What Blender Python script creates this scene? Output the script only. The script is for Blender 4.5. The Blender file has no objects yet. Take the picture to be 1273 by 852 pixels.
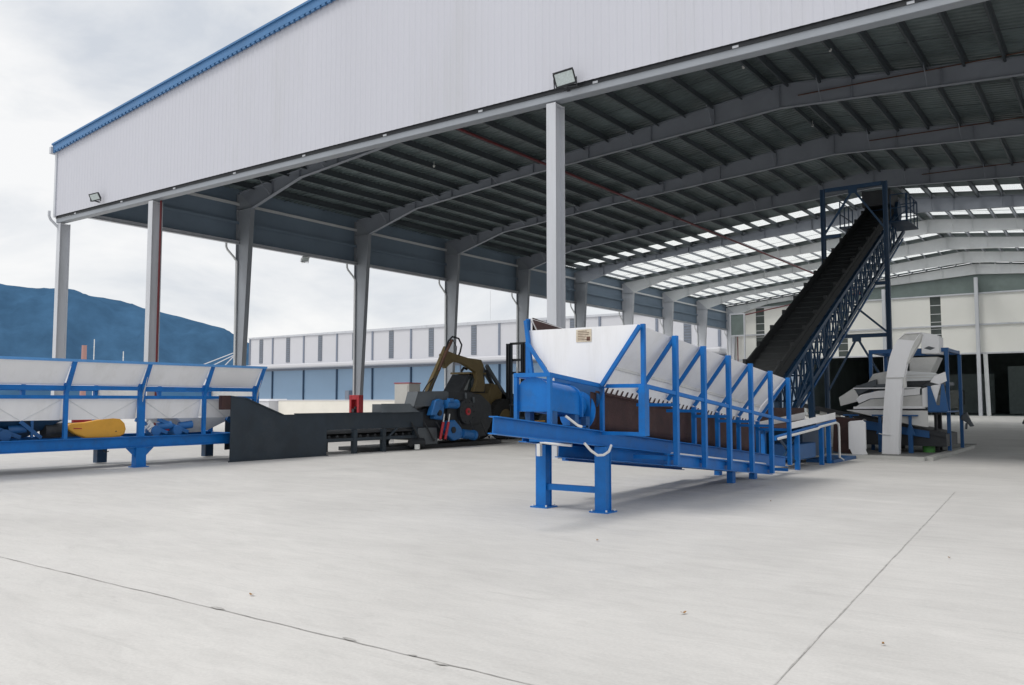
import bpy, bmesh, math, random
from mathutils import Vector, Matrix
R = math.radians
random.seed(7)
C = bpy.context.scene.collection
sc = bpy.context.scene

# ------------------------------------------------------------------ materials
def mat(name, col, rough=0.6, metal=0.0, var=0.12, scale=3.0, bump=0.0, bscale=40.0, dirt=None, dscale=1.2, damt=0.5, spec=0.5, streak=False):
    m = bpy.data.materials.new(name); m.use_nodes = True
    nt = m.node_tree; N = nt.nodes; L = nt.links
    b = N["Principled BSDF"]
    b.inputs["Roughness"].default_value = rough
    b.inputs["Metallic"].default_value = metal
    b.inputs["Specular IOR Level"].default_value = spec
    tc = N.new("ShaderNodeNewGeometry")
    src = tc.outputs["Position"]
    if streak:
        mp = N.new("ShaderNodeMapping"); mp.inputs["Scale"].default_value = (1, 1, 0.12)
        L.new(src, mp.inputs["Vector"]); vs = mp.outputs["Vector"]
    else:
        vs = src
    n = N.new("ShaderNodeTexNoise"); n.inputs["Scale"].default_value = scale; n.inputs["Detail"].default_value = 6; n.inputs["Roughness"].default_value = 0.65
    L.new(vs, n.inputs["Vector"])
    r = N.new("ShaderNodeMapRange"); r.inputs[1].default_value = 0.3; r.inputs[2].default_value = 0.7
    r.inputs[3].default_value = 1 - var; r.inputs[4].default_value = 1 + var
    L.new(n.outputs["Fac"], r.inputs[0])
    mx = N.new("ShaderNodeVectorMath"); mx.operation = "SCALE"; mx.inputs[0].default_value = col
    L.new(r.outputs[0], mx.inputs["Scale"])
    out = mx.outputs[0]
    if dirt:
        n2 = N.new("ShaderNodeTexNoise"); n2.inputs["Scale"].default_value = dscale; n2.inputs["Detail"].default_value = 8; n2.inputs["Roughness"].default_value = 0.75
        L.new(vs, n2.inputs["Vector"])
        cr = N.new("ShaderNodeMapRange"); cr.inputs[1].default_value = 0.5; cr.inputs[2].default_value = 0.72; cr.inputs[3].default_value = 0; cr.inputs[4].default_value = damt
        L.new(n2.outputs["Fac"], cr.inputs[0])
        mi = N.new("ShaderNodeMix"); mi.data_type = "RGBA"
        L.new(cr.outputs[0], mi.inputs[0]); L.new(out, mi.inputs[6]); mi.inputs[7].default_value = (*dirt, 1)
        out = mi.outputs[2]
    L.new(out, b.inputs["Base Color"])
    rr = N.new("ShaderNodeMapRange"); rr.inputs[3].default_value = max(0, rough - .12); rr.inputs[4].default_value = min(1, rough + .12)
    L.new(n.outputs["Fac"], rr.inputs[0]); L.new(rr.outputs[0], b.inputs["Roughness"])
    if bump:
        n3 = N.new("ShaderNodeTexNoise"); n3.inputs["Scale"].default_value = bscale; n3.inputs["Detail"].default_value = 4
        L.new(src, n3.inputs["Vector"])
        bp = N.new("ShaderNodeBump"); bp.inputs["Strength"].default_value = bump; bp.inputs["Distance"].default_value = 0.01
        L.new(n3.outputs["Fac"], bp.inputs["Height"]); L.new(bp.outputs[0], b.inputs["Normal"])
    return m

M = {}
M['blue'] = mat('blue machine paint', (0.006, 0.145, 0.47), 0.46, var=0.16, scale=2.5, dirt=(0.035, 0.10, 0.24), dscale=3.2, damt=0.5, bump=0.12, bscale=18, spec=.3)
M['blue_dk'] = mat('dark blue structural paint', (0.007, 0.042, 0.10), 0.5, var=0.2, scale=2, dirt=(0.03, 0.05, 0.07), dscale=2, damt=0.6)
M['blue_sh'] = mat('mid blue frame paint', (0.008, 0.085, 0.25), 0.5, var=0.15, scale=2, dirt=(0.04, 0.08, 0.13), dscale=2, damt=0.5)
M['white'] = mat('white sheet paint', (0.86, 0.86, 0.87), 0.5, var=0.03, scale=1.3, dirt=(0.62, 0.61, 0.58), dscale=1.1, damt=0.45, bump=0.15, bscale=2.2, streak=True)
M['white2'] = mat('off white sheet paint', (0.62, 0.62, 0.60), 0.5, var=0.05, scale=1.3, dirt=(0.40, 0.40, 0.38), dscale=1.4, damt=0.6)
M['clad'] = mat('grey white cladding', (0.545, 0.555, 0.615), 0.5, var=0.025, scale=0.25, dirt=(0.47, 0.48, 0.50), dscale=0.35, damt=0.5, streak=True)
M['trim'] = mat('blue roof trim', (0.06, 0.18, 0.38), 0.45, var=0.1, scale=1.0)
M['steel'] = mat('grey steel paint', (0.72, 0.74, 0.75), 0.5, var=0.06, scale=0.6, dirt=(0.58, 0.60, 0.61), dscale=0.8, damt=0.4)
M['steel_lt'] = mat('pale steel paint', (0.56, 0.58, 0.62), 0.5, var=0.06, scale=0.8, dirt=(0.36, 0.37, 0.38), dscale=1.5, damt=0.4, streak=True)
M['steel_dk'] = mat('dark and shaded steel paint', (0.065, 0.080, 0.092), 0.6, var=0.12, scale=0.8)
M['steel_rf_shade'] = mat('shaded rafter steel paint', (0.27, 0.295, 0.34), 0.55, var=0.10, scale=0.5, dirt=(0.20, 0.22, 0.26), dscale=0.8, damt=0.4)
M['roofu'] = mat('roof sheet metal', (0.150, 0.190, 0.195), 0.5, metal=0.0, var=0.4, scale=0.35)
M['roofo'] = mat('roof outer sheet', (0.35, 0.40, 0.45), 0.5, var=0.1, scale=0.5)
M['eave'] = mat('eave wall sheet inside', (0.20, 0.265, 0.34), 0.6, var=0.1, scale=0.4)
M['beam'] = mat('mid grey beam paint', (0.30, 0.325, 0.36), 0.5, var=0.08, scale=0.6, dirt=(0.28, 0.29, 0.31), dscale=0.8, damt=0.5)
M['red'] = mat('red pipe paint', (0.14, 0.015, 0.02), 0.5, var=0.15)
M['redb'] = mat('bright red paint', (0.42, 0.02, 0.03), 0.45, var=0.15, scale=6)
M['rust'] = mat('red brown trough', (0.048, 0.022, 0.021), 0.75, var=0.35, scale=3.5, dirt=(0.10, 0.06, 0.05), dscale=2.3, damt=0.6, bump=0.3)
M['black'] = mat('black machine paint', (0.020, 0.023, 0.028), 0.55, var=0.3, scale=3, dirt=(0.06, 0.06, 0.06), dscale=2, damt=0.5)
M['char'] = mat('charcoal plate', (0.020, 0.032, 0.046), 0.55, var=0.25, scale=1.6, dirt=(0.045, 0.055, 0.065), dscale=1.3, damt=0.6)
M['chargrey'] = mat('grey lid plate', (0.085, 0.098, 0.11), 0.5, var=0.15, scale=2)
M['rubber'] = mat('conveyor rubber', (0.014, 0.016, 0.017), 0.85, var=0.3, scale=4)
M['tyre'] = mat('tyre rubber', (0.02, 0.02, 0.02), 0.9, var=0.3, scale=6)
M['yellow'] = mat('yellow guard paint', (0.72, 0.36, 0.04), 0.5, var=0.1, scale=3, dirt=(0.45, 0.25, 0.06), dscale=3, damt=0.5)
M['olive'] = mat('worn olive yellow paint', (0.17, 0.125, 0.05), 0.65, var=0.35, scale=3, dirt=(0.07, 0.05, 0.035), dscale=3, damt=0.8)
M['brown'] = mat('rusty brown steel', (0.13, 0.065, 0.045), 0.7, var=0.3, scale=3)
M['glass'] = mat('dark cab glass', (0.03, 0.045, 0.05), 0.1, var=0.1)
M['lampglass'] = mat('lamp glass', (0.55, 0.62, 0.62), 0.15, var=0.15, scale=20)
M['bluemot'] = mat('blue motor paint', (0.02, 0.15, 0.42), 0.45, var=0.15, scale=5, dirt=(0.02, 0.05, 0.12), dscale=5, damt=0.6)
M['beige'] = mat('beige cabinet paint', (0.52, 0.51, 0.48), 0.5, var=0.05)
M['paper'] = mat('faded paper', (0.60, 0.52, 0.40), 0.8, var=0.2, scale=14, dirt=(0.75, 0.7, 0.6), dscale=12, damt=0.6)
M['cream'] = mat('cream render', (0.80, 0.77, 0.70), 0.85, var=0.05, scale=0.5)
M['whouse'] = mat('warehouse cladding', (0.60, 0.605, 0.64), 0.6, var=0.03, scale=0.2, dirt=(0.52, 0.53, 0.56), dscale=0.2, damt=0.4)
M['wblue'] = mat('blue warehouse wall', (0.25, 0.38, 0.54), 0.4, var=0.06, scale=0.1)
M['wdark'] = mat('dark louvre', (0.16, 0.18, 0.21), 0.6, var=0.15, scale=1.5)
M['slate'] = mat('slate pilaster', (0.20, 0.23, 0.29), 0.6, var=0.1)
M['inwall'] = mat('inner wall panel', (0.80, 0.80, 0.76), 0.6, var=0.03, scale=0.2)
M['vent'] = mat('greenish vent panel', (0.17, 0.215, 0.205), 0.6, var=0.15, scale=0.6)
M['vent2'] = mat('dark glazing strip', (0.075, 0.09, 0.085), 0.4, var=0.2, scale=0.8)
M['blue_sky_sheen'] = mat('blue rail paint with sky sheen', (0.09, 0.28, 0.60), 0.4, var=0.1)  # lighter blue paints the sky's reflection onto the bunker top rail
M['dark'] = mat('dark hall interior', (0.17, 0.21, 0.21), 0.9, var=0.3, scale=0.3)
M['hose'] = mat('white hose', (0.72, 0.72, 0.70), 0.5, var=0.05)
M['leaf'] = mat('dry leaf', (0.28, 0.15, 0.05), 0.8, var=0.3, scale=60)
M['green'] = mat('green plastic', (0.08, 0.30, 0.06), 0.5, var=0.2, scale=8)
M['slab'] = mat('machine slab concrete', (0.22, 0.22, 0.21), 0.9, var=0.15, scale=1.2, bump=0.3)
M['curb'] = mat('pale kerb concrete', (0.42, 0.42, 0.40), 0.9, var=0.12, scale=2)
M['grime'] = mat('spilled dust', (0.10, 0.09, 0.075), 0.95, var=0.5, scale=9)
M['chim'] = mat('pink brick', (0.42, 0.24, 0.22), 0.9, var=0.1)

def skylight_mat():
    m = bpy.data.materials.new('translucent skylight'); m.use_nodes = True
    N = m.node_tree.nodes; L = m.node_tree.links
    N.remove(N["Principled BSDF"])
    t = N.new("ShaderNodeBsdfTranslucent"); t.inputs[0].default_value = (0.95, 0.96, 0.95, 1)
    tr = N.new("ShaderNodeBsdfTransparent"); tr.inputs[0].default_value = (0.97, 0.98, 0.97, 1)
    n = N.new("ShaderNodeTexNoise"); n.inputs["Scale"].default_value = 0.7
    g = N.new("ShaderNodeNewGeometry"); L.new(g.outputs["Position"], n.inputs["Vector"])
    r = N.new("ShaderNodeMapRange"); r.inputs[3].default_value = 0.7; r.inputs[4].default_value = 0.95; L.new(n.outputs["Fac"], r.inputs[0])
    mx = N.new("ShaderNodeMixShader"); L.new(r.outputs[0], mx.inputs[0]); L.new(t.outputs[0], mx.inputs[1]); L.new(tr.outputs[0], mx.inputs[2])
    L.new(mx.outputs[0], N["Material Output"].inputs[0])
    return m
M['sky'] = skylight_mat()

def ground_mat():
    m = bpy.data.materials.new('yard concrete'); m.use_nodes = True
    N = m.node_tree.nodes; L = m.node_tree.links; b = N["Principled BSDF"]
    g = N.new("ShaderNodeNewGeometry"); P = g.outputs["Position"]
    def noise(s, d=6, rg=.6, dist=0, vec=None):
        n = N.new("ShaderNodeTexNoise"); n.inputs["Scale"].default_value = s; n.inputs["Detail"].default_value = d
        n.inputs["Roughness"].default_value = rg; n.inputs["Distortion"].default_value = dist
        L.new(vec or P, n.inputs["Vector"]); return n.outputs["Fac"]
    def mr(x, a, bb, c, d):
        r = N.new("ShaderNodeMapRange"); r.inputs[1].default_value = a; r.inputs[2].default_value = bb; r.inputs[3].default_value = c; r.inputs[4].default_value = d
        L.new(x, r.inputs[0]); return r.outputs[0]
    def mul(a, b_):
        k = N.new("ShaderNodeMath"); k.operation = "MULTIPLY"; L.new(a, k.inputs[0]); L.new(b_, k.inputs[1]); return k.outputs[0]
    mp = N.new("ShaderNodeMapping"); mp.inputs["Rotation"].default_value = (0, 0, 0.5); mp.inputs["Scale"].default_value = (0.35, 1.3, 1); L.new(P, mp.inputs["Vector"])
    big = mr(noise(0.22, 7, .62, .6), .3, .7, 0.90, 1.07)
    mid = mr(noise(1.0, 8, .72, .8, mp.outputs[0]), .3, .72, 1.04, 0.915)
    fine = mr(noise(38, 3, .7), .3, .7, 0.94, 1.05)
    stain = mr(noise(0.55, 9, .78, 1.5, mp.outputs[0]), .60, .74, 1.0, 0.80)
    spots = mr(noise(2.7, 6, .7), .68, .76, 1.0, 0.86)
    sm = mr(noise(4.5, 9, .8, 1.0, mp.outputs[0]), .45, .7, 1.02, 0.90)
    scr = N.new("ShaderNodeMapping"); scr.inputs["Rotation"].default_value = (0, 0, -0.9); scr.inputs["Scale"].default_value = (0.4, 9, 1); L.new(P, scr.inputs["Vector"])
    sc2 = mr(noise(0.9, 5, .7, .5, scr.outputs[0]), .62, .70, 1.0, 0.92)
    f = mul(mul(mul(mul(big, mid), mul(fine, stain)), spots), mul(sm, sc2))
    s = N.new("ShaderNodeVectorMath"); s.operation = "SCALE"; s.inputs[0].default_value = (0.60, 0.588, 0.567); L.new(f, s.inputs["Scale"])
    L.new(s.outputs[0], b.inputs["Base Color"])
    L.new(mr(noise(0.6, 5), .3, .7, 0.55, 0.85), b.inputs["Roughness"])
    b.inputs["Specular IOR Level"].default_value = 0.35
    bp = N.new("ShaderNodeBump"); bp.inputs["Strength"].default_value = 0.25; bp.inputs["Distance"].default_value = 0.004
    L.new(noise(60, 4), bp.inputs["Height"]); L.new(bp.outputs[0], b.inputs["Normal"])
    return m
M['ground'] = ground_mat()

# ------------------------------------------------------------------ mesh helper
class MB:
    def __init__(s): s.v = []; s.f = []
    def add(s, vs, fs):
        o = len(s.v); s.v += [tuple(v) for v in vs]; s.f += [tuple(i + o for i in f) for f in fs]; return s
    def box(s, x0, x1, y0, y1, z0, z1):
        return s.add([(x0,y0,z0),(x1,y0,z0),(x1,y1,z0),(x0,y1,z0),(x0,y0,z1),(x1,y0,z1),(x1,y1,z1),(x0,y1,z1)],
                     [(3,2,1,0),(4,5,6,7),(0,1,5,4),(1,2,6,5),(2,3,7,6),(3,0,4,7)])
    def bar(s, p, q, w, h, up=(0,0,1)):
        p = Vector(p); q = Vector(q); d = (q - p).normalized(); u = Vector(up)
        if abs(d.dot(u)) > .98: u = Vector((0,1,0))
        r = d.cross(u).normalized() * (w/2); u = r.cross(d).normalized() * (h/2)
        vs = [p-r-u, p+r-u, p+r+u, p-r+u, q-r-u, q+r-u, q+r+u, q-r+u]
        return s.add(vs, [(0,1,2,3),(7,6,5,4),(0,4,5,1),(1,5,6,2),(2,6,7,3),(3,7,4,0)])
    def ibeam(s, p, q, w, h, t=.02, up=(0,0,1)):
        P = Vector(p); Q = Vector(q); d = (Q-P).normalized(); u = Vector(up)
        if abs(d.dot(u)) > .98: u = Vector((0,1,0))
        r = d.cross(u).normalized(); u = r.cross(d).normalized()
        o = u*(h/2 - t/2)
        s.bar(P+o, Q+o, w, t, u); s.bar(P-o, Q-o, w, t, u); s.bar(P, Q, t*.8, h-2*t, u); return s
    def tube(s, pts, r, n=10, cap=True):
        pts = [Vector(p) for p in pts]; rings = []
        rr = r if isinstance(r, (list, tuple)) else [r]*len(pts)
        prev = None
        for i, p in enumerate(pts):
            d = ((pts[min(i+1, len(pts)-1)] - pts[max(i-1, 0)])).normalized()
            a = Vector((0,0,1)) if abs(d.z) < .9 else Vector((1,0,0))
            if prev is not None: a = prev
            x = (a - d*a.dot(d)).normalized(); prev = x; y = d.cross(x)
            rings.append([p + (x*math.cos(2*math.pi*k/n) + y*math.sin(2*math.pi*k/n))*rr[i] for k in range(n)])
        vs = [v for g in rings for v in g]; fs = []
        for i in range(len(pts)-1):
            for k in range(n):
                k2 = (k+1) % n
                fs.append((i*n+k, i*n+k2, (i+1)*n+k2, (i+1)*n+k))
        if cap: fs.append(tuple(reversed(range(n)))); fs.append(tuple((len(pts)-1)*n+k for k in range(n)))
        return s.add(vs, fs)
    def cyl(s, c, axis, r, L, n=20):
        c = Vector(c); a = Vector(axis).normalized()*L/2; return s.tube([c-a, c+a], r, n)
    def prism(s, poly, vec):
        n = len(poly); vec = Vector(vec); a = [Vector(p) for p in poly]
        return s.add(a + [p+vec for p in a], [tuple(reversed(range(n))), tuple(range(n, 2*n))] + [(i, (i+1) % n, n+(i+1) % n, n+i) for i in range(n)])
    def sheet(s, pts): return s.add(pts, [tuple(range(len(pts)))])
    def build(s, name, m, parent=None, bevel=0, smooth=False):
        me = bpy.data.meshes.new(name)
        o = bpy.data.objects.new(name, me); C.objects.link(o)
        loc = Vector((0,0,0)); par_inv = None
        if parent is not None:
            o.parent = parent; loc = wloc(parent)
        me.from_pydata([tuple(Vector(v) - loc) for v in s.v], [], s.f)
        bm = bmesh.new(); bm.from_mesh(me); bmesh.ops.recalc_face_normals(bm, faces=bm.faces); bm.to_mesh(me); bm.free()
        me.materials.append(M[m] if isinstance(m, str) else m)
        if smooth:
            for p in me.polygons: p.use_smooth = True
            me.set_sharp_from_angle(angle=R(35))
        if bevel:
            bv = o.modifiers.new('edge', 'BEVEL'); bv.width = bevel; bv.segments = 2; bv.limit_method = 'ANGLE'; bv.angle_limit = R(40)
        return o

def wloc(o):
    v = Vector((0,0,0))
    while o is not None: v += o.location; o = o.parent
    return v
def tag(o, label=None, cat=None, group=None, kind=None):
    if label: o['label'] = label
    if cat: o['category'] = cat
    if group: o['group'] = group
    if kind: o['kind'] = kind
    return o
def thing(name, label, cat, loc=(0,0,0), group=None):
    o = bpy.data.objects.new(name, None); C.objects.link(o); o.location = loc; o.empty_display_size = .3
    return tag(o, label, cat, group)
def struct(name, mb, m): return tag(mb.build(name, m), kind='structure')
def copy_tree(o, parent=None):
    c = o.copy(); C.objects.link(c); c.parent = parent
    for ch in [x for x in bpy.data.objects if x.parent == o]: copy_tree(ch, c)
    return c

# ------------------------------------------------------------------ camera, light, sky
cam = bpy.data.cameras.new('camera'); co = bpy.data.objects.new('camera', cam); C.objects.link(co); sc.camera = co
cam.sensor_width = 36; cam.lens = 1057/1273*36; cam.clip_end = 20000; cam.clip_start = .05
co.location = (0, 0, 1.6); co.rotation_euler = (R(90) + math.atan(73/1057), 0, R(35.8))
AZ, EL = 215.0, 58.0      # sun azimuth measured clockwise from +Y
sun = bpy.data.lights.new('sun', 'SUN'); so = bpy.data.objects.new('sun', sun); C.objects.link(so)
sun.energy = 1.55; sun.angle = R(20); sun.color = (1, .965, .92)
def sun_dir(az, el): return Vector((math.sin(R(az))*math.cos(R(el)), math.cos(R(az))*math.cos(R(el)), math.sin(R(el))))
so.rotation_euler = sun_dir(AZ, EL).to_track_quat('Z', 'Y').to_euler(); so.location = (-30, -30, 60)
w = bpy.data.worlds.new("World"); sc.world = w; w.use_nodes = True
N = w.node_tree.nodes; L = w.node_tree.links
bg = N["Background"]; outw = N["World Output"]
st = N.new("ShaderNodeTexSky"); st.sky_type = 'NISHITA'; st.sun_disc = False; st.sun_elevation = R(EL); st.sun_rotation = R(AZ)
L.new(st.outputs[0], bg.inputs[0]); bg.inputs[1].default_value = 0.12
tc = N.new("ShaderNodeTexCoord")
mp = N.new("ShaderNodeMapping"); mp.inputs["Scale"].default_value = (1.0, 1.0, 2.6); mp.inputs["Location"].default_value = (0.35, 0.2, 0.1); L.new(tc.outputs["Generated"], mp.inputs["Vector"])
n1 = N.new("ShaderNodeTexNoise"); n1.inputs["Scale"].default_value = 3.1; n1.inputs["Detail"].default_value = 9; n1.inputs["Roughness"].default_value = .55; n1.inputs["Distortion"].default_value = .35
L.new(mp.outputs[0], n1.inputs["Vector"])
cr = N.new("ShaderNodeValToRGB"); L.new(n1.outputs["Fac"], cr.inputs[0])
e = cr.color_ramp.elements; e[0].position = .31; e[0].color = (.68, .72, .78, 1); e[1].position = .56; e[1].color = (1.0, 1.0, 1.0, 1)
e2 = cr.color_ramp.elements.new(.46); e2.color = (.89, .905, .925, 1)
bg2 = N.new("ShaderNodeBackground"); L.new(cr.outputs[0], bg2.inputs[0]); bg2.inputs[1].default_value = .97
mxs = N.new("ShaderNodeMixShader"); mxs.inputs[0].default_value = .95
L.new(bg.outputs[0], mxs.inputs[1]); L.new(bg2.outputs[0], mxs.inputs[2]); L.new(mxs.outputs[0], outw.inputs[0])
sc.view_settings.view_transform = 'Standard'; sc.view_settings.look = 'None'; sc.view_settings.exposure = 0
sc.cycles.use_denoising = True
sc.cycles.max_bounces = 8; sc.cycles.diffuse_bounces = 5; sc.cycles.transparent_max_bounces = 12
sc.cycles.sample_clamp_indirect = 6

# ------------------------------------------------------------------ ground, mountain
struct('ground', MB().sheet([(-7000,-3000,0),(5000,-3000,0),(5000,9000,0),(-7000,9000,0)]), 'ground')
def strip(p, q, w, wob=0.0, n=24):
    p = Vector(p); q = Vector(q); d = (q-p).normalized(); s = Vector((-d.y, d.x, 0)); vs = []; fs = []
    for i in range(n+1):
        c = p + (q-p)*i/n + s*random.uniform(-wob, wob); ww = w*random.uniform(.6, 1.3)/2
        vs += [c-s*ww, c+s*ww]
    for i in range(n): fs.append((2*i, 2*i+1, 2*i+3, 2*i+2))
    m = MB(); m.add(vs, fs); return m
M['joint'] = mat('joint filler', (0.40, 0.39, 0.375), 0.95, var=0.45, scale=5)
struct('concrete_joint', strip((-1.62,4.0,.004), (-2.52,16.86,.004), .010, .003, 60), 'joint')
struct('concrete_joint', strip((-12.5,4.15,.004), (0.5,4.03,.004), .011, .006, 70), 'joint')
M['patch'] = mat('chipped joint patch', (0.40, 0.39, 0.375), 0.95, var=0.3, scale=9)
for (x, y, a) in [(-5.75,4.1,.06),(-4.3,4.09,.05),(-3.7,4.07,.03),(-3.45,4.04,.04)]:
    m = MB(); n = 9
    m.sheet([(x+a*1.5*math.cos(2*math.pi*k/n)*random.uniform(.6,1.1), y+a*.45*math.sin(2*math.pi*k/n)*random.uniform(.6,1.1), .008) for k in range(n)])
    struct('concrete_patch', m, 'patch')

def mountain():
    pr = [(-84,.088),(-78,.105),(-72,.117),(-67,.1195),(-64.5,.1158),(-62.5,.113),(-60.6,.1086),(-59.5,.102),(-58.3,.0973),(-57,.092),(-55.9,.0863),(-54.5,.0808),(-53.1,.0665),(-51,.055),(-48,.043),(-44,.030),(-40,.018),(-36,.0)]
    D = 5200; vs = []; fs = []; na = 150; nr = 26
    def prof(a):
        for (a0,h0),(a1,h1) in zip(pr, pr[1:]):
            if a0 <= a <= a1: return h0 + (h1-h0)*(a-a0)/(a1-a0)
        return 0
    from mathutils import noise as nz
    for i in range(na+1):
        a = -84 + 48*i/na; h = prof(a)*D
        for j in range(nr+1):
            t = j/nr; rr = D*(0.80+.20*t)
            s = math.sin(t*math.pi/2)**1.3
            z = h*s + (nz.fractal(Vector((a*.55, t*3.0, 1.3)), .9, 2.1, 5))*h*.12*math.sin(t*math.pi) + (nz.fractal(Vector((a*1.4, 3.3, 7)), 1, 2, 4))*2.5*t
            vs.append((math.sin(R(a))*rr, math.cos(R(a))*rr, z - 4))
    for i in range(na):
        for j in range(nr):
            k = i*(nr+1)+j; fs.append((k, k+nr+1, k+nr+2, k+1))
    m = MB(); m.add(vs, fs)
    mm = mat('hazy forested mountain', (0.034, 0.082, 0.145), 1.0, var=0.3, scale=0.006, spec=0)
    nt = mm.node_tree; b = nt.nodes["Principled BSDF"]
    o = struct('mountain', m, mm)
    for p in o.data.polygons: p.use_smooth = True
    b.inputs["Emission Color"].default_value = (0.055, 0.12, 0.22, 1); b.inputs["Emission Strength"].default_value = .38  # glow stands in for aerial haze, which also blues the base colour
mountain()

# ------------------------------------------------------------------ the open shed
XO, XI = -41.85, 16.05          # outer faces of eave walls
XR = -12.9                      # ridge
FY = [20.45] + [30.5 + 9.38*k for k in range(9)]     # frame positions
YB = 105.75
def zr(x): return 13.98 + (28.95 - abs(x-XR))*0.1045   # roof sheet height
shed = thing('open_shed', 'huge open sided steel frame shed with pale grey gable cladding and blue roof trim', 'shed', (XO, 20, 0))
# gable cladding with vertical ribs
def ribbed_wall(x0, x1, y, zb, zt, pitch=.25, dep=.007):
    vs = []; fs = []; x = x0; prof = []
    while x < x1 - 1e-6:
        for dx, d in ((0,0),(pitch*.62,0),(pitch*.72,-dep),(pitch*.90,-dep)):
            if x+dx < x1: prof.append((x+dx, y+d))
        x += pitch
    prof.append((x1, y))
    for (px, py) in prof: vs += [(px, py, zb(px)), (px, py, zt(px))]
    for i in range(len(prof)-1): fs.append((2*i, 2*i+2, 2*i+3, 2*i+1))
    return MB().add(vs, fs)
ribbed_wall(XO, XR, 20.06, lambda x: 10.55, lambda x: zr(x)-.15).add(*(lambda g: (g.v, g.f))(ribbed_wall(XR, XI, 20.06, lambda x: 10.55, lambda x: zr(x)-.15))).build('gable_cladding', 'clad', shed)
m = MB(); m.box(XO-.03, XO+.12, 20.0, 20.1, 10.5, 13.75); m.build('corner_trim', 'steel_lt', shed)
def trim(xa, xb):
    m = MB(); n = int(abs(xb-xa)/.28); 
    m.prism([(xa,19.9,zr(xa)+.08),(xb,19.9,zr(xb)+.08),(xb,19.9,zr(xb)-.24),(xa,19.9,zr(xa)-.24)], (0,.30,0))
    for i in range(n):
        a = xa + (xb-xa)*(i+.15)/n; b = xa + (xb-xa)*(i+.75)/n
        m.prism([(a,19.905,zr(a)-.2),(b,19.905,zr(b)-.2),(b,19.905,zr(b)-.31),(a,19.905,zr(a)-.31)], (0,.08,0))
    m.prism([(xa,19.84,zr(xa)+.14),(xb,19.84,zr(xb)+.14),(xb,19.84,zr(xb)+.06),(xa,19.84,zr(xa)+.06)], (0,.30,0))
    return m
t1 = trim(XO-.1, XR); t2 = trim(XR, XI+.1); t1.add(t2.v, t2.f); t1.build('verge_trim', 'trim', shed)
MB().box(XO-.22, XO-.05, 19.8, YB+.3, 13.62, 13.95).build('gutter', 'steel_lt', shed)
MB().box(XI+.05, XI+.22, 19.8, YB+.3, 13.62, 13.95).build('gutter', 'steel_lt', shed)
m = MB(); m.box(XO, XI, 20.12, 20.14, 10.44, 10.58); m.build('shadow_gap_strip', 'black', shed)  # black strip painted in for the shade under the cladding edge
m = MB(); m.ibeam((XO,20.32,10.34),(XI,20.32,10.34),.32,.20,.03); m.box(XO, XI, 20.15,20.17,10.25,10.44); m.build('gable_beam', 'beam', shed)
m = MB(); x = -40
while x < XI:
    m.box(x-.08, x+.08, 20.11, 20.145, 10.44, 10.5); x += 4.05
m.build('gable_bracket', 'steel_lt', shed)

# roof sheet: real trapezoid ribs running down the slope, with translucent bands in the rear bays
def roof_sheet(xa, xb, y0, y1, pitch=.34, dep=.05, off=0.0):
    prof = []; y = y0
    while y < y1-1e-6:
        for dy, d in ((0,0),(pitch*.5,0),(pitch*.62,dep),(pitch*.88,dep)):
            if y+dy < y1: prof.append((y+dy, d))
        y += pitch
    prof.append((y1, 0)); vs = []; fs = []
    for (py, d) in prof: vs += [(xa, py, zr(xa)+d+off), (xb, py, zr(xb)+d+off)]
    for i in range(len(prof)-1): fs.append((2*i, 2*i+2, 2*i+3, 2*i+1))
    return vs, fs
bands = []
for k in range(5, 10):      # bays after frame 5 .. 9
    y0 = FY[k-1]
    if k == 5: bands.append((y0+7.0, y0+8.9))
    else: bands.append((y0+1.6, y0+8.6))
rf = MB(); sk = MB()
for (xa, xb) in ((XO-.15, XR), (XR, XI+.15)):
    y = 20.0
    for (a, b) in bands:
        rf.add(*roof_sheet(xa, xb, y, a))
        xs0 = xa + (.6 if xa < XR-1 else 0.5); xs1 = xb - (.5 if xa < XR-1 else .6)
        rf.add(*roof_sheet(xa, xs0, a, b)); rf.add(*roof_sheet(xs1, xb, a, b))
        sk.add(*roof_sheet(xs0, xs1, a, b)); y = b
    rf.add(*roof_sheet(xa, xb, y, YB))
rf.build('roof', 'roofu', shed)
sk.build('skylight', 'sky', shed)
# purlins
def zsec(x, y0, y1, ztop, h=.34, w=.09, s=1):
    m = MB(); m.box(x-.006, x+.006, y0, y1, ztop-h, ztop); m.box(min(x, x+s*w), max(x, x+s*w), y0, y1, ztop-h-.008, ztop-h); m.box(min(x,x-s*w), max(x,x-s*w), y0, y1, ztop-.006, ztop+.002); return m
px_ = [XR-.42 - 1.5*k for k in range(19)] + [XR+.42 + 1.5*k for k in range(19)]
for x in px_:
    if x > XO+.2 and x < XI-.2:
        zsec(x, 20.2, FY[5]-.02, zr(x)-.03, s=1 if x < XR else -1).build('purlin', 'steel_dk', shed)  # front purlins dark, rear ones paler: shade and skylight put into the colour
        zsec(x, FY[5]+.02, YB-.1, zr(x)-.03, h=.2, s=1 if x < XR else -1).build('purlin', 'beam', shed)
# sag rods between purlins
m = MB()
for k in range(9):
    for f in (1/3, 2/3):
        y = FY[k] + (FY[k+1]-FY[k])*f
        for (xa, xb) in ((XO+.3, XR-.3), (XI-.3, XR+.3)):
            m.bar((xa,y,zr(xa)-.17),(xb,y,zr(xb)-.17), .022, .022)
m.build('sag_rod', 'steel_dk', shed)

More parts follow.
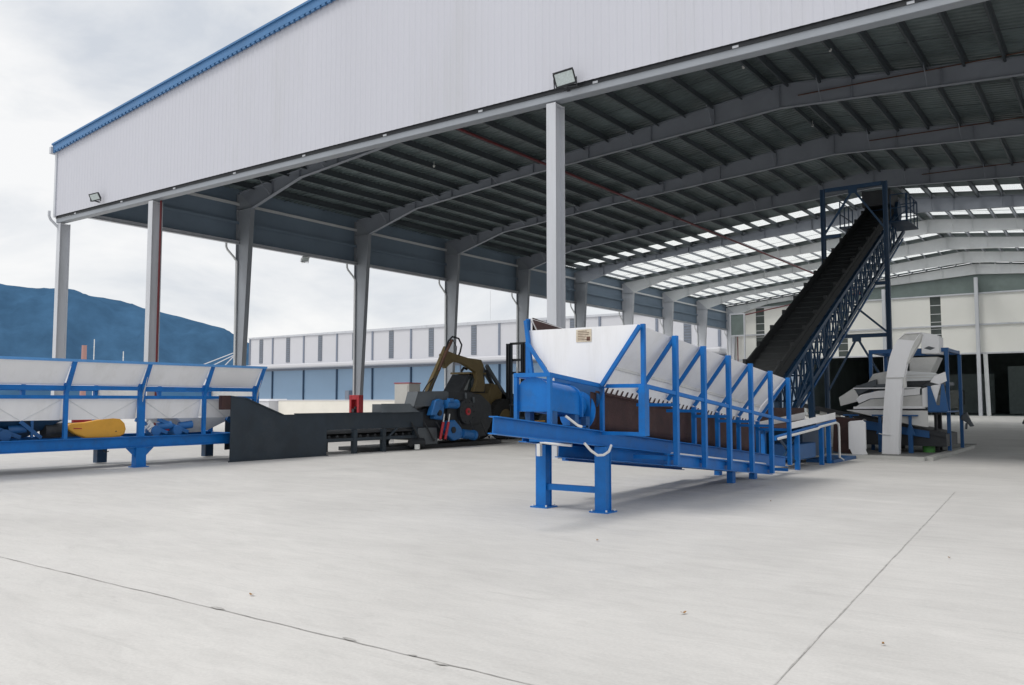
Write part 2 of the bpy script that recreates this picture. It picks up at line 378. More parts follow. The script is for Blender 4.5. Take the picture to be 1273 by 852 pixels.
# rigid frames
def mx(x): return 2*XR - x
def frame(k):
    Y = FY[k]; zt = lambda x: zr(x)-.28
    mat_ = 'steel_rf_shade' if k <= 5 else 'steel'  # shade and skylight painted in: darker copy in front, pale one at rear
    low = [(-40.45,12.72),(-36.3,13.88),(-27.2,14.72),(XR,15.62)]
    lowm = [(mx(x), z) for x, z in reversed(low[:-1])]
    pts = low + lowm
    m = MB()
    # web segments
    top = [(x, zt(x)) for x, _ in pts]; top[0] = (-41.6, zt(-41.6)); top[-1] = (mx(-41.6), zt(-41.6))
    for i in range(len(pts)-1):
        (xa,za),(xb,zb) = pts[i], pts[i+1]; ta, tb = top[i], top[i+1]
        m.prism([(xa,Y-.008,za),(xb,Y-.008,zb),(tb[0],Y-.008,tb[1]),(ta[0],Y-.008,ta[1])], (0,.016,0))
        m.bar((xa,Y,za-.012),(xb,Y,zb-.012), .24, .024)
        m.bar((ta[0],Y,ta[1]+.012),(tb[0],Y,tb[1]+.012), .30, .024)
    # stiffeners
    def zl(x):
        for (xa,za),(xb,zb) in zip(pts, pts[1:]):
            if xa <= x <= xb: return za+(zb-za)*(x-xa)/(xb-xa)
    for x in [-38.6,-36.3,-33.3,-30.2,-27.2,-23.5,-19.7,-16.2,XR,XR+3.3,-5.9,-1.4,4,8]:
        m.box(x-.006, x+.006, Y-.14, Y+.14, zl(x), zt(x))
    n = 0
    for x in px_:
        n += 1
        if n % 3 or not (-39 < x < 14): continue
        for s in (-1, 1): m.bar((x, Y+s*.85, zr(x)-.28), (x, Y+s*.06, zl(x)+.04), .035, .035)
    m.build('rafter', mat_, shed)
    # tapered columns
    for side in (0, 1):
        f = (lambda x: x) if side == 0 else mx
        c = MB(); zk = 12.72; zto = zt(-41.6)
        xo = -41.72
        c.prism([(f(xo),Y-.01,.03),(f(xo+.55),Y-.01,.03),(f(-40.45),Y-.01,zk-.002),(f(-41.60),Y-.01,zto-.002),(f(xo),Y-.01,zto-.05)], (0,.02,0))
        c.bar((f(xo),Y,.03),(f(xo),Y,zto-.05), .30,.03, (1,0,0)); c.bar((f(xo+.55),Y,.03),(f(-40.45),Y,zk), .30,.03, (1,0,0))
        c.box(min(f(xo+.02),f(-40.47)), max(f(xo+.02),f(-40.47)), Y-.14, Y+.14, zk-.03, zk-.005)
        c.box(min(f(xo-.12),f(xo+.75)), max(f(xo-.12),f(xo+.75)), Y-.28, Y+.28, 0, .035)
        c.build('column', 'steel_rf_shade' if False else ('beam' if k < 6 else 'steel_lt'), shed)  # shade of front columns and skylight on rear ones set by colour
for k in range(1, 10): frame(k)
# downpipe elbows by each left column
for k in range(0, 10):
    m = MB(); Y = FY[k] if k else 20.55
    m.tube([(XO+.12,Y-.80,10.75),(XO+.12,Y-.80,10.50),(XO+.13,Y-.72,10.33),(XO+.16,Y-.30,9.95),(XO+.17,Y-.09,9.7),(XO+.17,Y-.09,.2)], .065, 8)
    m.build('downpipe', 'steel_lt' if k == 0 else 'steel', shed, smooth=True)
# gable posts
def gable_post(x, m_='steel_lt', y=20.4, zt=10.2):
    m = MB(); m.box(x-.16, x+.16, y-.245, y-.222, .03, zt); m.box(x-.16, x+.16, y+.222, y+.245, .03, zt); m.box(x-.012, x+.012, y-.222, y+.222, .03, zt)
    m.box(x-.24, x+.24, y-.32, y+.32, 0, .032)
    m.box(x-.15,x+.15,y-.22,y+.22,zt-.05,zt-.02)
    return m.build('column', m_, shed)
for x in (XO+.25, -33.7, -13.15, 7.4, XI-.25): gable_post(x)
# gable end frame hidden behind the cladding
m = MB()
for (xa, xb) in ((XO+.2, XR), (XR, XI-.2)): m.ibeam((xa,20.55,zr(xa)-.6),(xb,20.55,zr(xb)-.6), .25,.55,.02)
m.build('gable_rafter', 'steel_rf_shade', shed)
# eave walls
for (xw, s) in ((XO, 1), (XI, -1)):
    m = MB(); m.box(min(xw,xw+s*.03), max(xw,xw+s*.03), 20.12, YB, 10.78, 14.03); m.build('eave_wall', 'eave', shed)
    m = MB(); m.ibeam((xw+s*.2,20.5,10.82),(xw+s*.2,YB,10.82), .24,.2,.02); m.build('eave_beam', 'steel_lt', shed)
    for z in (12.05, 13.15):
        m = MB(); m.box(min(xw+s*.03,xw+s*.2), max(xw+s*.03,xw+s*.2), 20.5, YB, z, z+.03); m.box(xw+s*.19-.01,xw+s*.19+.01,20.5,YB,z-.14,z); m.build('girt', 'eave' if z < 12.5 else 'steel', shed)
# fire pipes
MB().tube([(-24.9,20.6,14.35),(-24.9,104.5,14.35)], .07, 10).build('fire_pipe', 'red', shed, smooth=True)
MB().tube([(-33.46,20.5,10.4),(-33.46,20.5,.1)], .045, 8).build('fire_pipe', 'red', shed, smooth=True)
Yt = FY[9]-.25
MB().tube([(-40.2,Yt,0.1),(-40.2,Yt,12.2),(-39.3,Yt,12.6),(-30,Yt,14.1),(-24.9,Yt,14.35)], .07, 8).build('fire_pipe', 'red', shed, smooth=True)
for Y, xa, xb in ((FY[2]-.18,-12,3),(FY[3]-.18,-11,4),(FY[4]-.18,-10,4),(26.0,-18,6)):
    z = 16.0 if Y > 30 else 16.1
    MB().tube([(xa,Y,z),(xb,Y,z-.25)], .03, 6).build('branch_pipe', 'brown', shed)

# rear wall
rw = thing('rear_wall', 'pale panelled rear wall of the shed above a long dark opening', 'wall', (XR, YB, 0))
win = [-37.4, -27.3, -17.15, -8.0+1.3, 3.6]
xs = [XO]
for x in (-37.4,-27.3,-17.15,-6.9,3.4): xs += [x-.55, x+.55]
xs.append(XI)
m = MB()
for i in range(0, len(xs)-1, 2):
    m.box(xs[i], xs[i+1], YB, YB+.12, 6.82 if i else 0.0, 13.45)
m.build('wall_panel', 'inwall', rw)
for x in (-37.4,-27.3,-17.15,-6.9,3.4):
    f = MB().box(x-.55, x+.55, YB+.10, YB+.14, 6.82, 13.45).build('window', 'vent2', rw)
    g = MB()
    for z in (7.6,8.5,9.1,9.7,10.5,11.4,12.4): g.box(x-.55, x+.55, YB+.06, YB+.10, z, z+.06)
    g.build('glazing_bar', 'steel', f)
for z in (6.78, 9.95, 13.4): MB().box(XO, XI, YB-.16, YB-.005, z, z+.16).build('girt', 'steel_lt', rw)
m = MB()
for s in (-1, 1):
    pass
m.prism([(XO,YB+.02,13.57),(XI,YB+.02,13.57),(XI,YB+.02,zr(XI)-.05),(XR,YB+.02,zr(XR)-.05),(XO,YB+.02,zr(XO)-.05)], (0,.05,0)); m.build('gable_infill', 'vent', rw)
for x in (-32.6,-22.5,-12.95,-3.5,6): 
    m = MB(); m.ibeam((x,YB-.45,0),(x,YB-.45,15.2 if abs(x-XR)<5 else 14.6), .35,.5,.03,(0,1,0)); m.build('wall_post', 'steel_lt', rw)
    m = MB(); m.ibeam((x+.75,YB-.1,0),(x+.62,YB-.1,6.8), .3,.4,.03,(1,0,0)); m.build('door_post', 'steel', rw)
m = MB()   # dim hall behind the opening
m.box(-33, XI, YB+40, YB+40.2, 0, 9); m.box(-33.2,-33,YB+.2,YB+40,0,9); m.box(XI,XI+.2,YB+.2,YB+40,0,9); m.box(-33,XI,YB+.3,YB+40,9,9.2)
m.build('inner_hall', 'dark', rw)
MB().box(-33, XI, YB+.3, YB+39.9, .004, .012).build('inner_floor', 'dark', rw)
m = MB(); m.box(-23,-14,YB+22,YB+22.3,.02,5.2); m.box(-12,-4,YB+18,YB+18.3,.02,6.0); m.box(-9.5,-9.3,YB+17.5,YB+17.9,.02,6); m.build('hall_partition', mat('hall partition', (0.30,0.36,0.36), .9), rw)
hm = MB(); hm.box(-19.4,-15.6,YB+6,YB+8,1.2,2.9); hm.box(-19,-18.6,YB+6.2,YB+7.8,.02,1.2); hm.box(-16.4,-16,YB+6.2,YB+7.8,.02,1.2); hm.box(-17.2,-16.0,YB+5.6,YB+6,.8,1.9)
tag(hm.build('distant_machine', mat('distant machine grey', (0.16,0.17,0.16), .8)), 'dim grey machine standing in the dark opening of the rear wall', 'machine')
# office box window on the left of the rear wall
m = MB()
for x in (-40.35, -38.55): m.box(x-.09, x+.09, YB-2.5, YB-2.3, 0, 12.7)
for z in (9.75, 12.5): m.box(-40.26, -38.64, YB-2.49, YB-2.31, z, z+.18)
fr = m.build('window_frame', 'steel_lt', rw)
MB().box(-40.26,-38.64, YB-2.42,YB-2.38,9.93,12.5).build('pane','vent',fr)

# ------------------------------------------------------------------ floodlights and small lamps
def floodlight(loc, tilt, yaw, label, sc_=.8, hm_='black'):
    t = thing('floodlight', label, 'floodlight', loc, 'floodlights fixed along the gable')
    def tr(pts):
        rot = Matrix.Rotation(R(yaw), 3, 'Z') @ Matrix.Rotation(R(-9), 3, 'Y') @ Matrix.Rotation(R(tilt), 3, 'X')
        return [tuple(rot @ (Vector(p)*sc_) + Vector(loc)) for p in pts]
    m = MB(); m.box(-.28,.28,-.05,.05,-.2,.2); m.box(-.30,.30,-.075,-.05,.17,.22); m.box(-.30,.30,-.075,-.05,-.22,-.17); m.box(-.31,-.27,-.075,-.05,-.17,.17); m.box(.27,.31,-.075,-.05,-.17,.17)
    for i in range(9): m.box(-.24+i*.06, -.22+i*.06, .05, .11, -.17, .17)
    m.v = tr(m.v); m.build('housing', hm_, t, bevel=.004)
    m = MB(); m.box(-.265,.265,-.062,-.052,-.165,.165); m.v = tr(m.v); m.build('lens', 'lampglass', t)
    m = MB(); m.bar((.33,0,0),(.33,.05,-.25),.02,.05); m.bar((-.33,0,0),(-.33,.05,-.25),.02,.05); m.bar((-.34,.05,-.25),(.34,.05,-.25),.05,.02); m.box(-.05,.05,.02,.34,-.27,-.23)
    rot = Matrix.Rotation(R(yaw), 3, 'Z'); m.v = [tuple(rot @ (Vector(p)*sc_) + Vector(loc)) for p in m.v]; m.build('bracket', hm_, t)
floodlight((-12.38,19.70,10.62), 22, 14, 'black square floodlight on the gable just above the tall central column', 1.0)
floodlight((-37.5,19.74,10.84), 30, 22, 'small black floodlight on the gable near the far left corner of the shed')
floodlight((-41.6,35.4,10.55), 40, 90, 'small pale floodlight hung under the left eave beam between two tapered columns', .9, 'steel')
for (x, y) in [(-13.3,24.6),(-17.5,26.0),(-9.6,25.5),(-4.9,25.0),(-22.3,27.5),(-13.4,36.4),(-9.5,36.0),(-31,35.5),(-13.3,46.5)]:
    z = zr(x)-.33; m = MB(); m.tube([(x,y,z+.25),(x,y,z+.05)],.015,6); m.tube([(x,y,z+.06),(x,y,z+.02),(x,y,z-.06),(x,y,z-.09)],[.03,.07,.06,.02],10)
    tag(m.build('sprinkler_head','hose',smooth=True), 'small white round fitting hanging under the dark shed roof', 'roof fitting', 'small white fittings under the roof')

# ------------------------------------------------------------------ background: warehouse, low wall, poles
wh = thing('warehouse', 'long pale grey warehouse with blue lower wall and white canopy behind the open shed', 'building', (-100, 112, 0))
WY = 112.0
MB().box(-148.6, -44.0, WY+.1, WY+40, 8.9, 14.55).build('upper_wall', 'whouse', wh)
m = MB(); m.prism([(-148.9,WY-.1,14.55),(-44,WY-.1,14.4),(-44,WY-.1,14.62),(-90,WY-.1,14.95),(-148.9,WY-.1,14.85)], (0,40,0)); m.build('roof_edge', 'steel_lt', wh)
MB().box(-148.3,-44.0, WY+.2, WY+39.8, 0.0, 8.88).build('lower_wall', 'wblue', wh)
posts = [-148.4+9.75*.78] + [-141.0+9.62*i for i in range(1, 11)]
posts = [-141.1, -131.6, -122.1, -112.6, -103, -93.5, -83.4, -73.9, -64.4, -54.9, -45.4]
for x in posts:
    MB().box(x-.18, x+.18, WY-.05, WY+.12, 9.2, 14.5).build('pilaster', 'slate', wh)
    MB().box(x-.16, x+.16, WY+.0, WY+.22, 0, 7.7).build('pilaster', 'blue_dk', wh)
MB().box(-148.7,-148.3,WY-.05,WY+.25,0,14.5).build('pilaster','slate',wh)
for x in [-144.8]+[p+4.75 for p in posts[:-1]]:
    f = MB().box(x-.55, x+.55, WY+.02, WY+.13, 9.4, 14.35).build('louvre_window', 'wdark', wh)
    g = MB(); 
    for i in range(12): g.box(x-.55, x+.55, WY-.02, WY+.02, 9.5+i*.4, 9.6+i*.4)
    g.build('louvre_slat', 'slate', f)
m = MB(); m.box(-165.5, -44, WY-3.2, WY+.0, 8.1, 8.85); m.build('canopy', 'whouse', wh, bevel=.2)
m = MB(); m.box(-148.2, -44, WY-.0, WY+.16, 7.7, 8.1); m.build('canopy_soffit', 'slate', wh)
for (xa, xb) in ((-165,-150),(-160,-148.8),(-155,-148.8)):
    MB().bar((xa,WY-1.5,9.0),(xb,WY-.5,13.8 if xa > -160 else 12.5), .16,.16).build('tie_rod','whouse',wh)
for x in (-91.7,):
    MB().box(x-.07,x+.07,WY+.05,WY+.22,0,7.7).build('downpipe','slate',wh)
m = MB(); m.box(-118.6,-117.6,WY-1,WY-.2,0,5.0 if False else 3.6); m.build('door_hood','slate',wh)

lw = thing('boundary_wall', 'low cream rendered wall in front of the long warehouse', 'wall', (-60, 62, 0))
MB().box(-76.9, -43.2, 62, 62.25, 0, 1.66).build('wall_body', 'cream', lw)
MB().box(-77.0, -43.1, 61.95, 62.3, 1.66, 1.76).build('coping', 'whouse', lw)
kb = MB(); kb.box(-80.8,-77.3,61,63.5,0,1.62); kb.prism([(-80.9,60.9,1.62),(-77.2,60.9,1.62),(-77.6,61.4,1.86),(-80.5,61.4,1.86)],(0,2.4,0))
tag(kb.build('storage_container', 'whouse'), 'small pale grey box container at the left end of the cream wall', 'container')
m = MB(); m.tube([(-92.7,60,0),(-92.7,60,3.55)],.05,6); m.box(-93.2,-92.2,59.95,60.05,2.9,3.0)
ch = MB(); ch.tube([(-770,400,0),(-770,400,52.5)],[2.6,2.1],12)
tag(ch.build('chimney','chim'), 'pinkish brick chimney rising in front of the blue mountain', 'chimney')
for i, (r_, el, lab) in enumerate(((-1.882,.0654,'thin lattice mast beside the pink chimney below the mountain'),(-1.76,.0533,'thin short mast to the left of the second shed column'))):
    y = 420; x = r_*y; d = math.hypot(x, y); h = el*d+1.6
    m = MB(); m.bar((x,y,0),(x,y,h),.6,.6,(0,1,0))
    for z in (h*.75, h*.88): m.bar((x-1.2,y,z),(x+1.2,y,z),.3,.3)
    tag(m.build('mast','steel'), lab, 'mast')

# red hydrant post at the foot of the third column
hp = thing('hydrant_frame', 'red steel guard frame standing at the foot of a tapered shed column', 'hydrant guard', (-40.3,39.0,0))
m = MB(); m.box(-40.95,-40.75,38.7,39.1,0,2.0); m.box(-40.25,-40.05,38.7,39.1,0,2.0); m.box(-40.75,-40.25,38.7,39.1,1.7,2.0); m.box(-40.75,-40.25,38.7,39.1,.0,.3); m.build('frame','redb',hp,bevel=.02)
m = MB(); m.box(-40.7,-40.3,39.0,39.08,.3,1.7); m.build('back_plate','redb',hp)
m = MB(); m.tube([(-40.5,38.85,.3),(-40.5,38.85,1.25)],.09,10); m.cyl((-40.5,38.7,1.0),(0,1,0),.12,.2); m.build('valve','black',hp,smooth=True)

# antenna/bird on warehouse roof
m = MB(); m.tube([(-95,WY+1,14.8),(-95,WY+1,15.4)],.08,6); m.tube([(-95.6,WY+1,16.0),(-95.1,WY+1,15.5),(-94.6,WY+1,15.2)],[.05,.28,.12],8)
tag(m.build('roof_vane','brown'), 'small dark vane on the roof edge of the long warehouse', 'roof vane')
MB_ = MB; 
tag(MB().tube([(-87.5,WY+3,14.6),(-87.5,WY+3,20.5)],.05,5).build('antenna','steel'), 'thin pale antenna rod rising above the long warehouse roof', 'antenna')

# ------------------------------------------------------------------ main machine : inclined trough feeder
Bz = lambda Y: 1.124 - .098*(Y-9.04)      # underside of the main beams
TR = (0, 1, -.098)
hm = thing('hopper_feeder', 'large blue framed screw feeder with white hopper raised on two blue legs', 'hopper feeder', (-6.6, 10.8, 0))
xi, xo_ = -6.17, -5.55
xli = -7.33; xm = (xi+xli)/2; xlo = -7.46
def P(x, Y, off): return (x, Y, Bz(Y)+off)
for x in (xi-.06, xli+.06):
    MB().ibeam(P(x,8.24 if x > -6.5 else 10.35,.11), P(x,19.05,.11), .14,.22,.016).build('main_beam','blue',hm,bevel=.003)
for x in (xo_-.05, xlo+.05):
    MB().ibeam(P(x,11.75,-.13), P(x,16.2,-.13), .12,.18,.014).build('side_beam','blue',hm)
for x, ya_ in ((-6.33, 10.97), (-6.80, 10.6)): MB().ibeam(P(x,ya_,-.10),P(x,17.5,-.10),.12,.19,.014).build('under_beam','blue',hm)
for Y in (10.45, 12.4, 14.2, 16.0, 18.9):
    MB().bar(P(xli+.14,Y,.1),P(xi-.14,Y,.1),.1,.16).build('cross_member','blue',hm)
# legs
for x in (xi-.03, xli+.10):
    m = MB(); z1 = Bz(10.85)-.002; y = 10.85
    m.box(x-.09,x+.09,y-.085,y-.07,.02,z1); m.box(x-.09,x+.09,y+.07,y+.085,.02,z1); m.box(x-.075,x-.06,y-.07,y+.07,.02,z1); m.box(x+.06,x+.075,y-.07,y+.07,.02,z1)
    lg = m.build('leg','blue',hm)
    f = MB(); f.box(x-.15,x+.15,y-.15,y+.15,0,.02)
    f.build('foot_plate','blue',lg)
    b = MB()
    for dx in (-.12,.12):
        for dy in (-.12,.12): b.cyl((x+dx,y+dy,.03),(0,0,1),.014,.03,8)
    b.build('anchor_bolt','steel',lg)
MB().box(xli+.14,xi-.13,10.81,10.87,.27,.36).build('leg_brace','blue',hm)
# rear feet
for (x, y) in ((xi-.16,17.3),(xli+.06,17.75),(xi-.2,16.2)):
    MB().box(x-.06,x+.06,y-.08,y+.08,0,Bz(y)-(.002 if x < -7 else .197)).build('rear_foot','blue',hm)
# trough (dark red, round bottom) with teeth
def uch(Ya, Yb, x0, x1, top, bot, t=.0):
    n = 10; cx = (x0+x1)/2; r = (x1-x0)/2; prof = [(x0, top)]
    for k in range(n+1):
        a = math.pi + math.pi*k/n; prof.append((cx + r*math.cos(a), bot + r*.55 + r*.55*math.sin(a)))
    prof.append((x1, top)); vs = []; fs = []
    for Y in (Ya, Yb):
        for (x, o) in prof: vs.append(P(x, Y, o))
    N_ = len(prof)
    for i in range(N_-1): fs.append((i, i+1, N_+i+1, N_+i))
    return MB().add(vs, fs)
tr_ = uch(10.62, 17.35, -6.965, xi-.10, .77, .16)
tr_.build('trough','rust',hm,smooth=True)
m = MB(); Y = 10.95
m.bar(P(xi-.052,10.7,.775),P(xi-.052,17.35,.775),.022,.03)
while Y < 17.2:
    m.prism([P(xi-.05,Y,.775),P(xi-.05,Y+.035,.775),P(xi-.03,Y+.075,.865),P(xi-.03,Y+.045,.865)], (.012,0,0))
    Y += .155
m.build('toothed_rim','rust',hm)
# screw inside
xm = -6.62
m = MB(); m.tube([P(xm,10.7,.45),P(xm,17.3,.45)],.08,10)
vs=[];fs=[];n=160
for i in range(n+1):
    a = i*2*math.pi/16; Yy = 10.8+6.4*i/n
    for r_ in (.08,.30): vs.append((xm+r_*math.cos(a), Yy, Bz(Yy)+.45+r_*math.sin(a)))
for i in range(n): fs.append((2*i,2*i+1,2*i+3,2*i+2))
m.add(vs,fs); m.build('screw','rust',hm)
# white hopper sheets
tpo = 1.725
for s, x_in, x_cr, x_top, top in ((1, xi-.06, xi+.07, xo_-.03, tpo), (-1, -6.975, -7.02, xlo+.03, tpo+.2)):
    Ya, Yb = 10.8, 17.15; m = MB()
    for (xa, oa, xb, ob) in ((x_in,.78,x_cr,1.16),(x_cr,1.16,x_top,top)):
        m.prism([P(xa,Ya,oa),P(xb,Ya,ob),P(xb,Yb,ob),P(xa,Yb,oa)], (.004*s,0,.004))
    m.build('hopper_side', 'white', hm)
    m = MB()
    m.prism([P(x_cr-.01*s,Ya+.02,1.17),P(x_top-.02*s,Ya+.02,top-.012),P(x_top-.02*s,Yb-.02,top-.012),P(x_cr-.01*s,Yb-.02,1.17)], (-.006*s,0,0)); m.build('hopper_lining', 'rust', hm)
    m = MB(); m.bar(P(x_cr+.012*s,Ya+.05,1.16),P(x_cr+.012*s,Yb-.05,1.16),.02,.04); m.build('hopper_seam','white2',hm)
# end wall
Ye = 10.79
m = MB(); m.prism([(xo_+.0,Ye,2.69),(-7.45,Ye,2.69),(-7.45,Ye,2.5),(-7.03,Ye,1.99),(-6.12,Ye,1.81)], (0,.012,0)); m.build('end_wall','white',hm)
MB().prism([(-7.0,Ye+.004,1.975),(-6.14,Ye+.004,1.80),(-6.25,Ye+.004,1.52),(-6.95,Ye+.004,1.52)],(0,.01,0)).build('drive_bulkhead','blue_sh',hm)
m = MB(); m.prism([P(xo_-.02,17.16,1.72),P(xlo+.02,17.16,1.72),P(xli,17.16,.8),P(xi,17.16,.8)], (0,.012,0)); m.build('end_wall','white',hm)
m = MB(); m.prism([(-7.45,10.83,2.70),(-7.45,13.2,2.52),(-7.45,13.2,2.44),(-7.45,10.83,2.60)],(.01,0,0)); 
MB().prism([(-7.47,10.90,2.9),(-7.47,13.6,2.56),(-7.47,13.6,2.30),(-7.47,10.90,2.55)],(.012,0,0)).build('raised_side_plate','rust',hm)
MB().bar((-7.44,10.71,2.50),(-7.0,10.71,1.93),.05,.05,(0,1,0)).build('strut','blue',hm)
# sticker
m = MB(); m.box(-6.60,-6.34,Ye-.008,Ye-.003,2.475,2.66); m.build('notice_sheet','paper',hm)
m = MB()
for i in range(6): m.box(-6.57,-6.57+random.uniform(.12,.2),Ye-.011,Ye-.0085,2.63-.025*i,2.637-.025*i)
m.box(-6.42,-6.36,Ye-.011,Ye-.0085,2.49,2.55); m.build('notice_print', 'brown', hm)
# outer posts, rails, struts
ys = [10.82 + 1.055*i for i in range(7)]
for i, Y in enumerate(ys):
    for s, xo2, xin in ((1, xo_, xi), (-1, xlo, xli)):
        topo = tpo + (.02 if s > 0 else .2)
        zt_ = Bz(Y)+topo
        lo = Bz(Y)-.20 if 0 < i < 6 else (Bz(Y)+.25 if i == 0 else Bz(Y)+.0)
        wd = .055 if i == 0 else .075
        x_ = xo2 + s*.035
        if i == 0:
            MB().box(x_-.03,x_+.03,Y-.03,Y+.03,Bz(Y)+.85,zt_).build('post','blue',hm,bevel=.004)
            if s > 0: MB().box(x_-.05,x_+.05,Y-.07,Y+.07,Bz(Y)+.16,Bz(Y)+.88).build('post','blue',hm,bevel=.004)
        else:
            MB().box(x_-.038,x_+.038,Y-.042,Y+.042,lo,zt_).build('post','blue',hm,bevel=.004)
        # inward strut along the sloping hopper wall
        a = (x_-.01*s, Y, zt_-.03); b = (xin+.02*s, Y, Bz(Y)+.88)
        if i == 0: a = (a[0], Y-.075, a[2]); b = (b[0], Y-.075, b[2])
        MB().bar(a, b, .055, .05, (0,1,0)).build('strut','blue',hm)
        if i > 0:
            MB().bar((x_,Y,Bz(Y)+.70),(xin,Y,Bz(Y)+.70),.05,.05).build('tie','blue',hm)
            if i > 2: MB().box(xin-.03,xin+.04,Y-.02,Y+.05,Bz(Y)+.22,Bz(Y)+.86).build('inner_post','blue',hm)
            MB().bar((x_-.04*s,Y,Bz(Y)-.1),(xin-.06*s,Y,Bz(Y)-.1),.05,.06).build('outrigger','blue',hm)
        else:
            MB().bar((x_-.04*s,Y,Bz(Y)+.19),(xin-.02*s,Y,Bz(Y)+.19),.05,.05).build('outrigger','blue',hm)
            MB().bar((x_,Y,Bz(Y)+.87),(xin+.02*s,Y,Bz(Y)+.87),.055,.055).build('tie','blue',hm)
for s, x_ in ((1, xo_+.035),(-1, xlo-.035)):
    MB().bar((x_,ys[0],Bz(ys[0])+.87),(x_,ys[-1],Bz(ys[-1])+.87),.05,.055).build('mid_rail','blue',hm)
    tp = tpo if s > 0 else tpo+.2
# front frame, hood
for (x, y) in ((-6.74,9.45),(xi-.03,9.45),(xi-.03,10.84),(-6.74,10.75)):
    MB().box(x-.028,x+.028,y-.028,y+.028,Bz(y)+.22,Bz(y)+.88).build('front_post','blue',hm,bevel=.003)
fx0, fx1 = -6.74, xi-.03
MB().bar((fx0,9.45,Bz(9.45)+.87),(fx1,9.45,Bz(9.45)+.87),.055,.055).build('front_rail','blue',hm)
MB().bar((fx1,9.42,Bz(9.45)+.872),(fx1,10.87,Bz(10.87)+.872),.055,.055).build('front_rail','blue',hm)
MB().bar((fx0,9.42,Bz(9.45)+.872),(fx0,10.87,Bz(10.87)+.872),.055,.055).build('front_rail','blue',hm)
def arch(Ya, Yb, x0, x1, z0, z1, off=0):
    cx=(x0+x1)/2; r=(x1-x0)/2; prof=[(x0,z0),(x0,z1-r*.75)]
    for k in range(1,12):
        a=math.pi-math.pi*k/12; prof.append((cx+r*math.cos(a), z1-r*.75+r*.75*math.sin(a)))
    prof += [(x1,z1-r*.75),(x1,z0)]
    m = MB(); m.prism([P(x,Ya,z) for x,z in prof], Vector(P(0,Yb,0))-Vector(P(0,Ya,0))); return m
arch(9.50,10.28,-6.72,-6.24,.40,.82).build('motor_hood','blue',hm,smooth=True,bevel=.006)
arch(9.47,9.50,-6.745,-6.215,.38,.84).build('hood_flange','blue',hm,smooth=True)
arch(10.28,10.31,-6.745,-6.20,.38,.83).build('hood_flange','blue',hm,smooth=True)
m = MB(); m.cyl(P(-6.46,10.42,.55),(0,1,-.098),.15,.34); m.build('drive_coupling','blue',hm,smooth=True)
m = MB(); m.cyl(P(-6.50,10.64,.48),(0,1,-.098),.30,.03,28); m.cyl(P(-6.46,10.56,.50),(0,1,-.098),.12,.10,16); m.build('bearing_plate','blue',hm,smooth=True)
for (x,y) in ((-6.66,9.65),(-6.28,9.65),(-6.66,10.2),(-6.28,10.2),(-6.28,10.5)):
    MB().box(x-.04,x+.04,y-.05,y+.05,Bz(y)+.22,Bz(y)+.40).build('motor_mount','blue_sh',hm)
MB().box(-6.72,-6.24,9.6,10.5,Bz(10)+.2,Bz(10)+.225).build('motor_tray','blue',hm)
# conduits
m = MB(); m.tube([(-6.14,9.75,1.40),(-6.09,9.84,1.33),(-6.05,9.92,1.27),(-6.03,9.98,1.255)],.018,8)
m.tube([(-6.03,10.05,1.03),(-5.98,10.13,.93),(-5.96,10.28,.855),(-5.96,10.45,.85),(-5.97,10.62,.89),(-6.01,10.76,.97)],.018,8); m.build('hose','hose',hm,smooth=True)
m = MB(); m.tube([P(xo_-.10,12.0,-.03),P(xo_-.10,16.1,-.03)],.022,8); m.build('cable_conduit','hose',hm,smooth=True)
m = MB(); m.tube([(-7.0,10.42,1.0),(-6.7,10.40,.98),(-6.45,10.40,.97)],.02,8); m.box(-7.03,-6.97,10.36,10.42,.80,.98); m.build('cable_conduit','hose',hm)

# ------------------------------------------------------------------ outfeed conveyor behind the hopper
oc = thing('transfer_conveyor', 'short blue transfer conveyor with white side skirt behind the hopper feeder', 'conveyor', (-6.4, 21.5, 0))
zo = lambda Y: .97+.045*(Y-19.8)
for x in (-6.3,-7.1):
    MB().prism([(x,19.6,zo(19.6)+.0),(x,23.4,zo(23.4)),(x,23.4,zo(23.4)+.17),(x,19.6,zo(19.6)+.14)],(.012,0,0)).build('side_skirt','white',oc)
    MB().prism([(x-.01,18.6,.84),(x-.01,23.4,zo(23.4)-.01),(x-.01,23.4,zo(23.4)-.10),(x-.01,18.6,.74)],(.04,0,0)).build('side_rail','blue',oc)
    for y in (20.15,22.1,22.75):
        MB().box(x-.05,x+.05,y-.05,y+.05,0,zo(y)-.08).build('leg','blue',oc)
m = MB(); m.tube([(-6.22,18.6,.78),(-6.22,21.6,.93),(-6.22,21.7,.96),(-6.22,23.2,1.04),(-6.22,23.4,1.0),(-6.22,23.45,.9),(-6.22,23.45,.12),(-6.22,23.8,.03)],.03,8); m.build('conduit','hose',oc,smooth=True)
MB().prism([(-7.1,19.6,.98),(-6.3,19.6,.98),(-6.3,23.4,1.1),(-7.1,23.4,1.1)],(0,0,.015)).build('belt','rust',oc)
MB().prism([(-7.12,19.5,1.0),(-7.12,23.4,1.12),(-7.12,23.4,1.42),(-7.12,19.5,1.45)],(.02,0,0)).build('back_plate','rust',oc)
m = MB(); m.box(-6.95,-6.35,20.35,21.8,.20,.58); m.build('drive_box','blue_sh',oc,bevel=.03)
for a,b in (((-6.35,19.1,.75),(-6.35,20.1,.2)),((-6.35,20.1,.75),(-6.35,19.1,.25))): MB().bar(a,b,.05,.03).build('brace','blue_dk',oc)
MB().box(-6.9,-6.2,22.8,25.7,.0,.08).build('base_rail','blue_sh',oc)
MB().box(-7.6,-6.8,22.2,24.2,0.15,.95).build('inner_chute','blue_dk',oc)

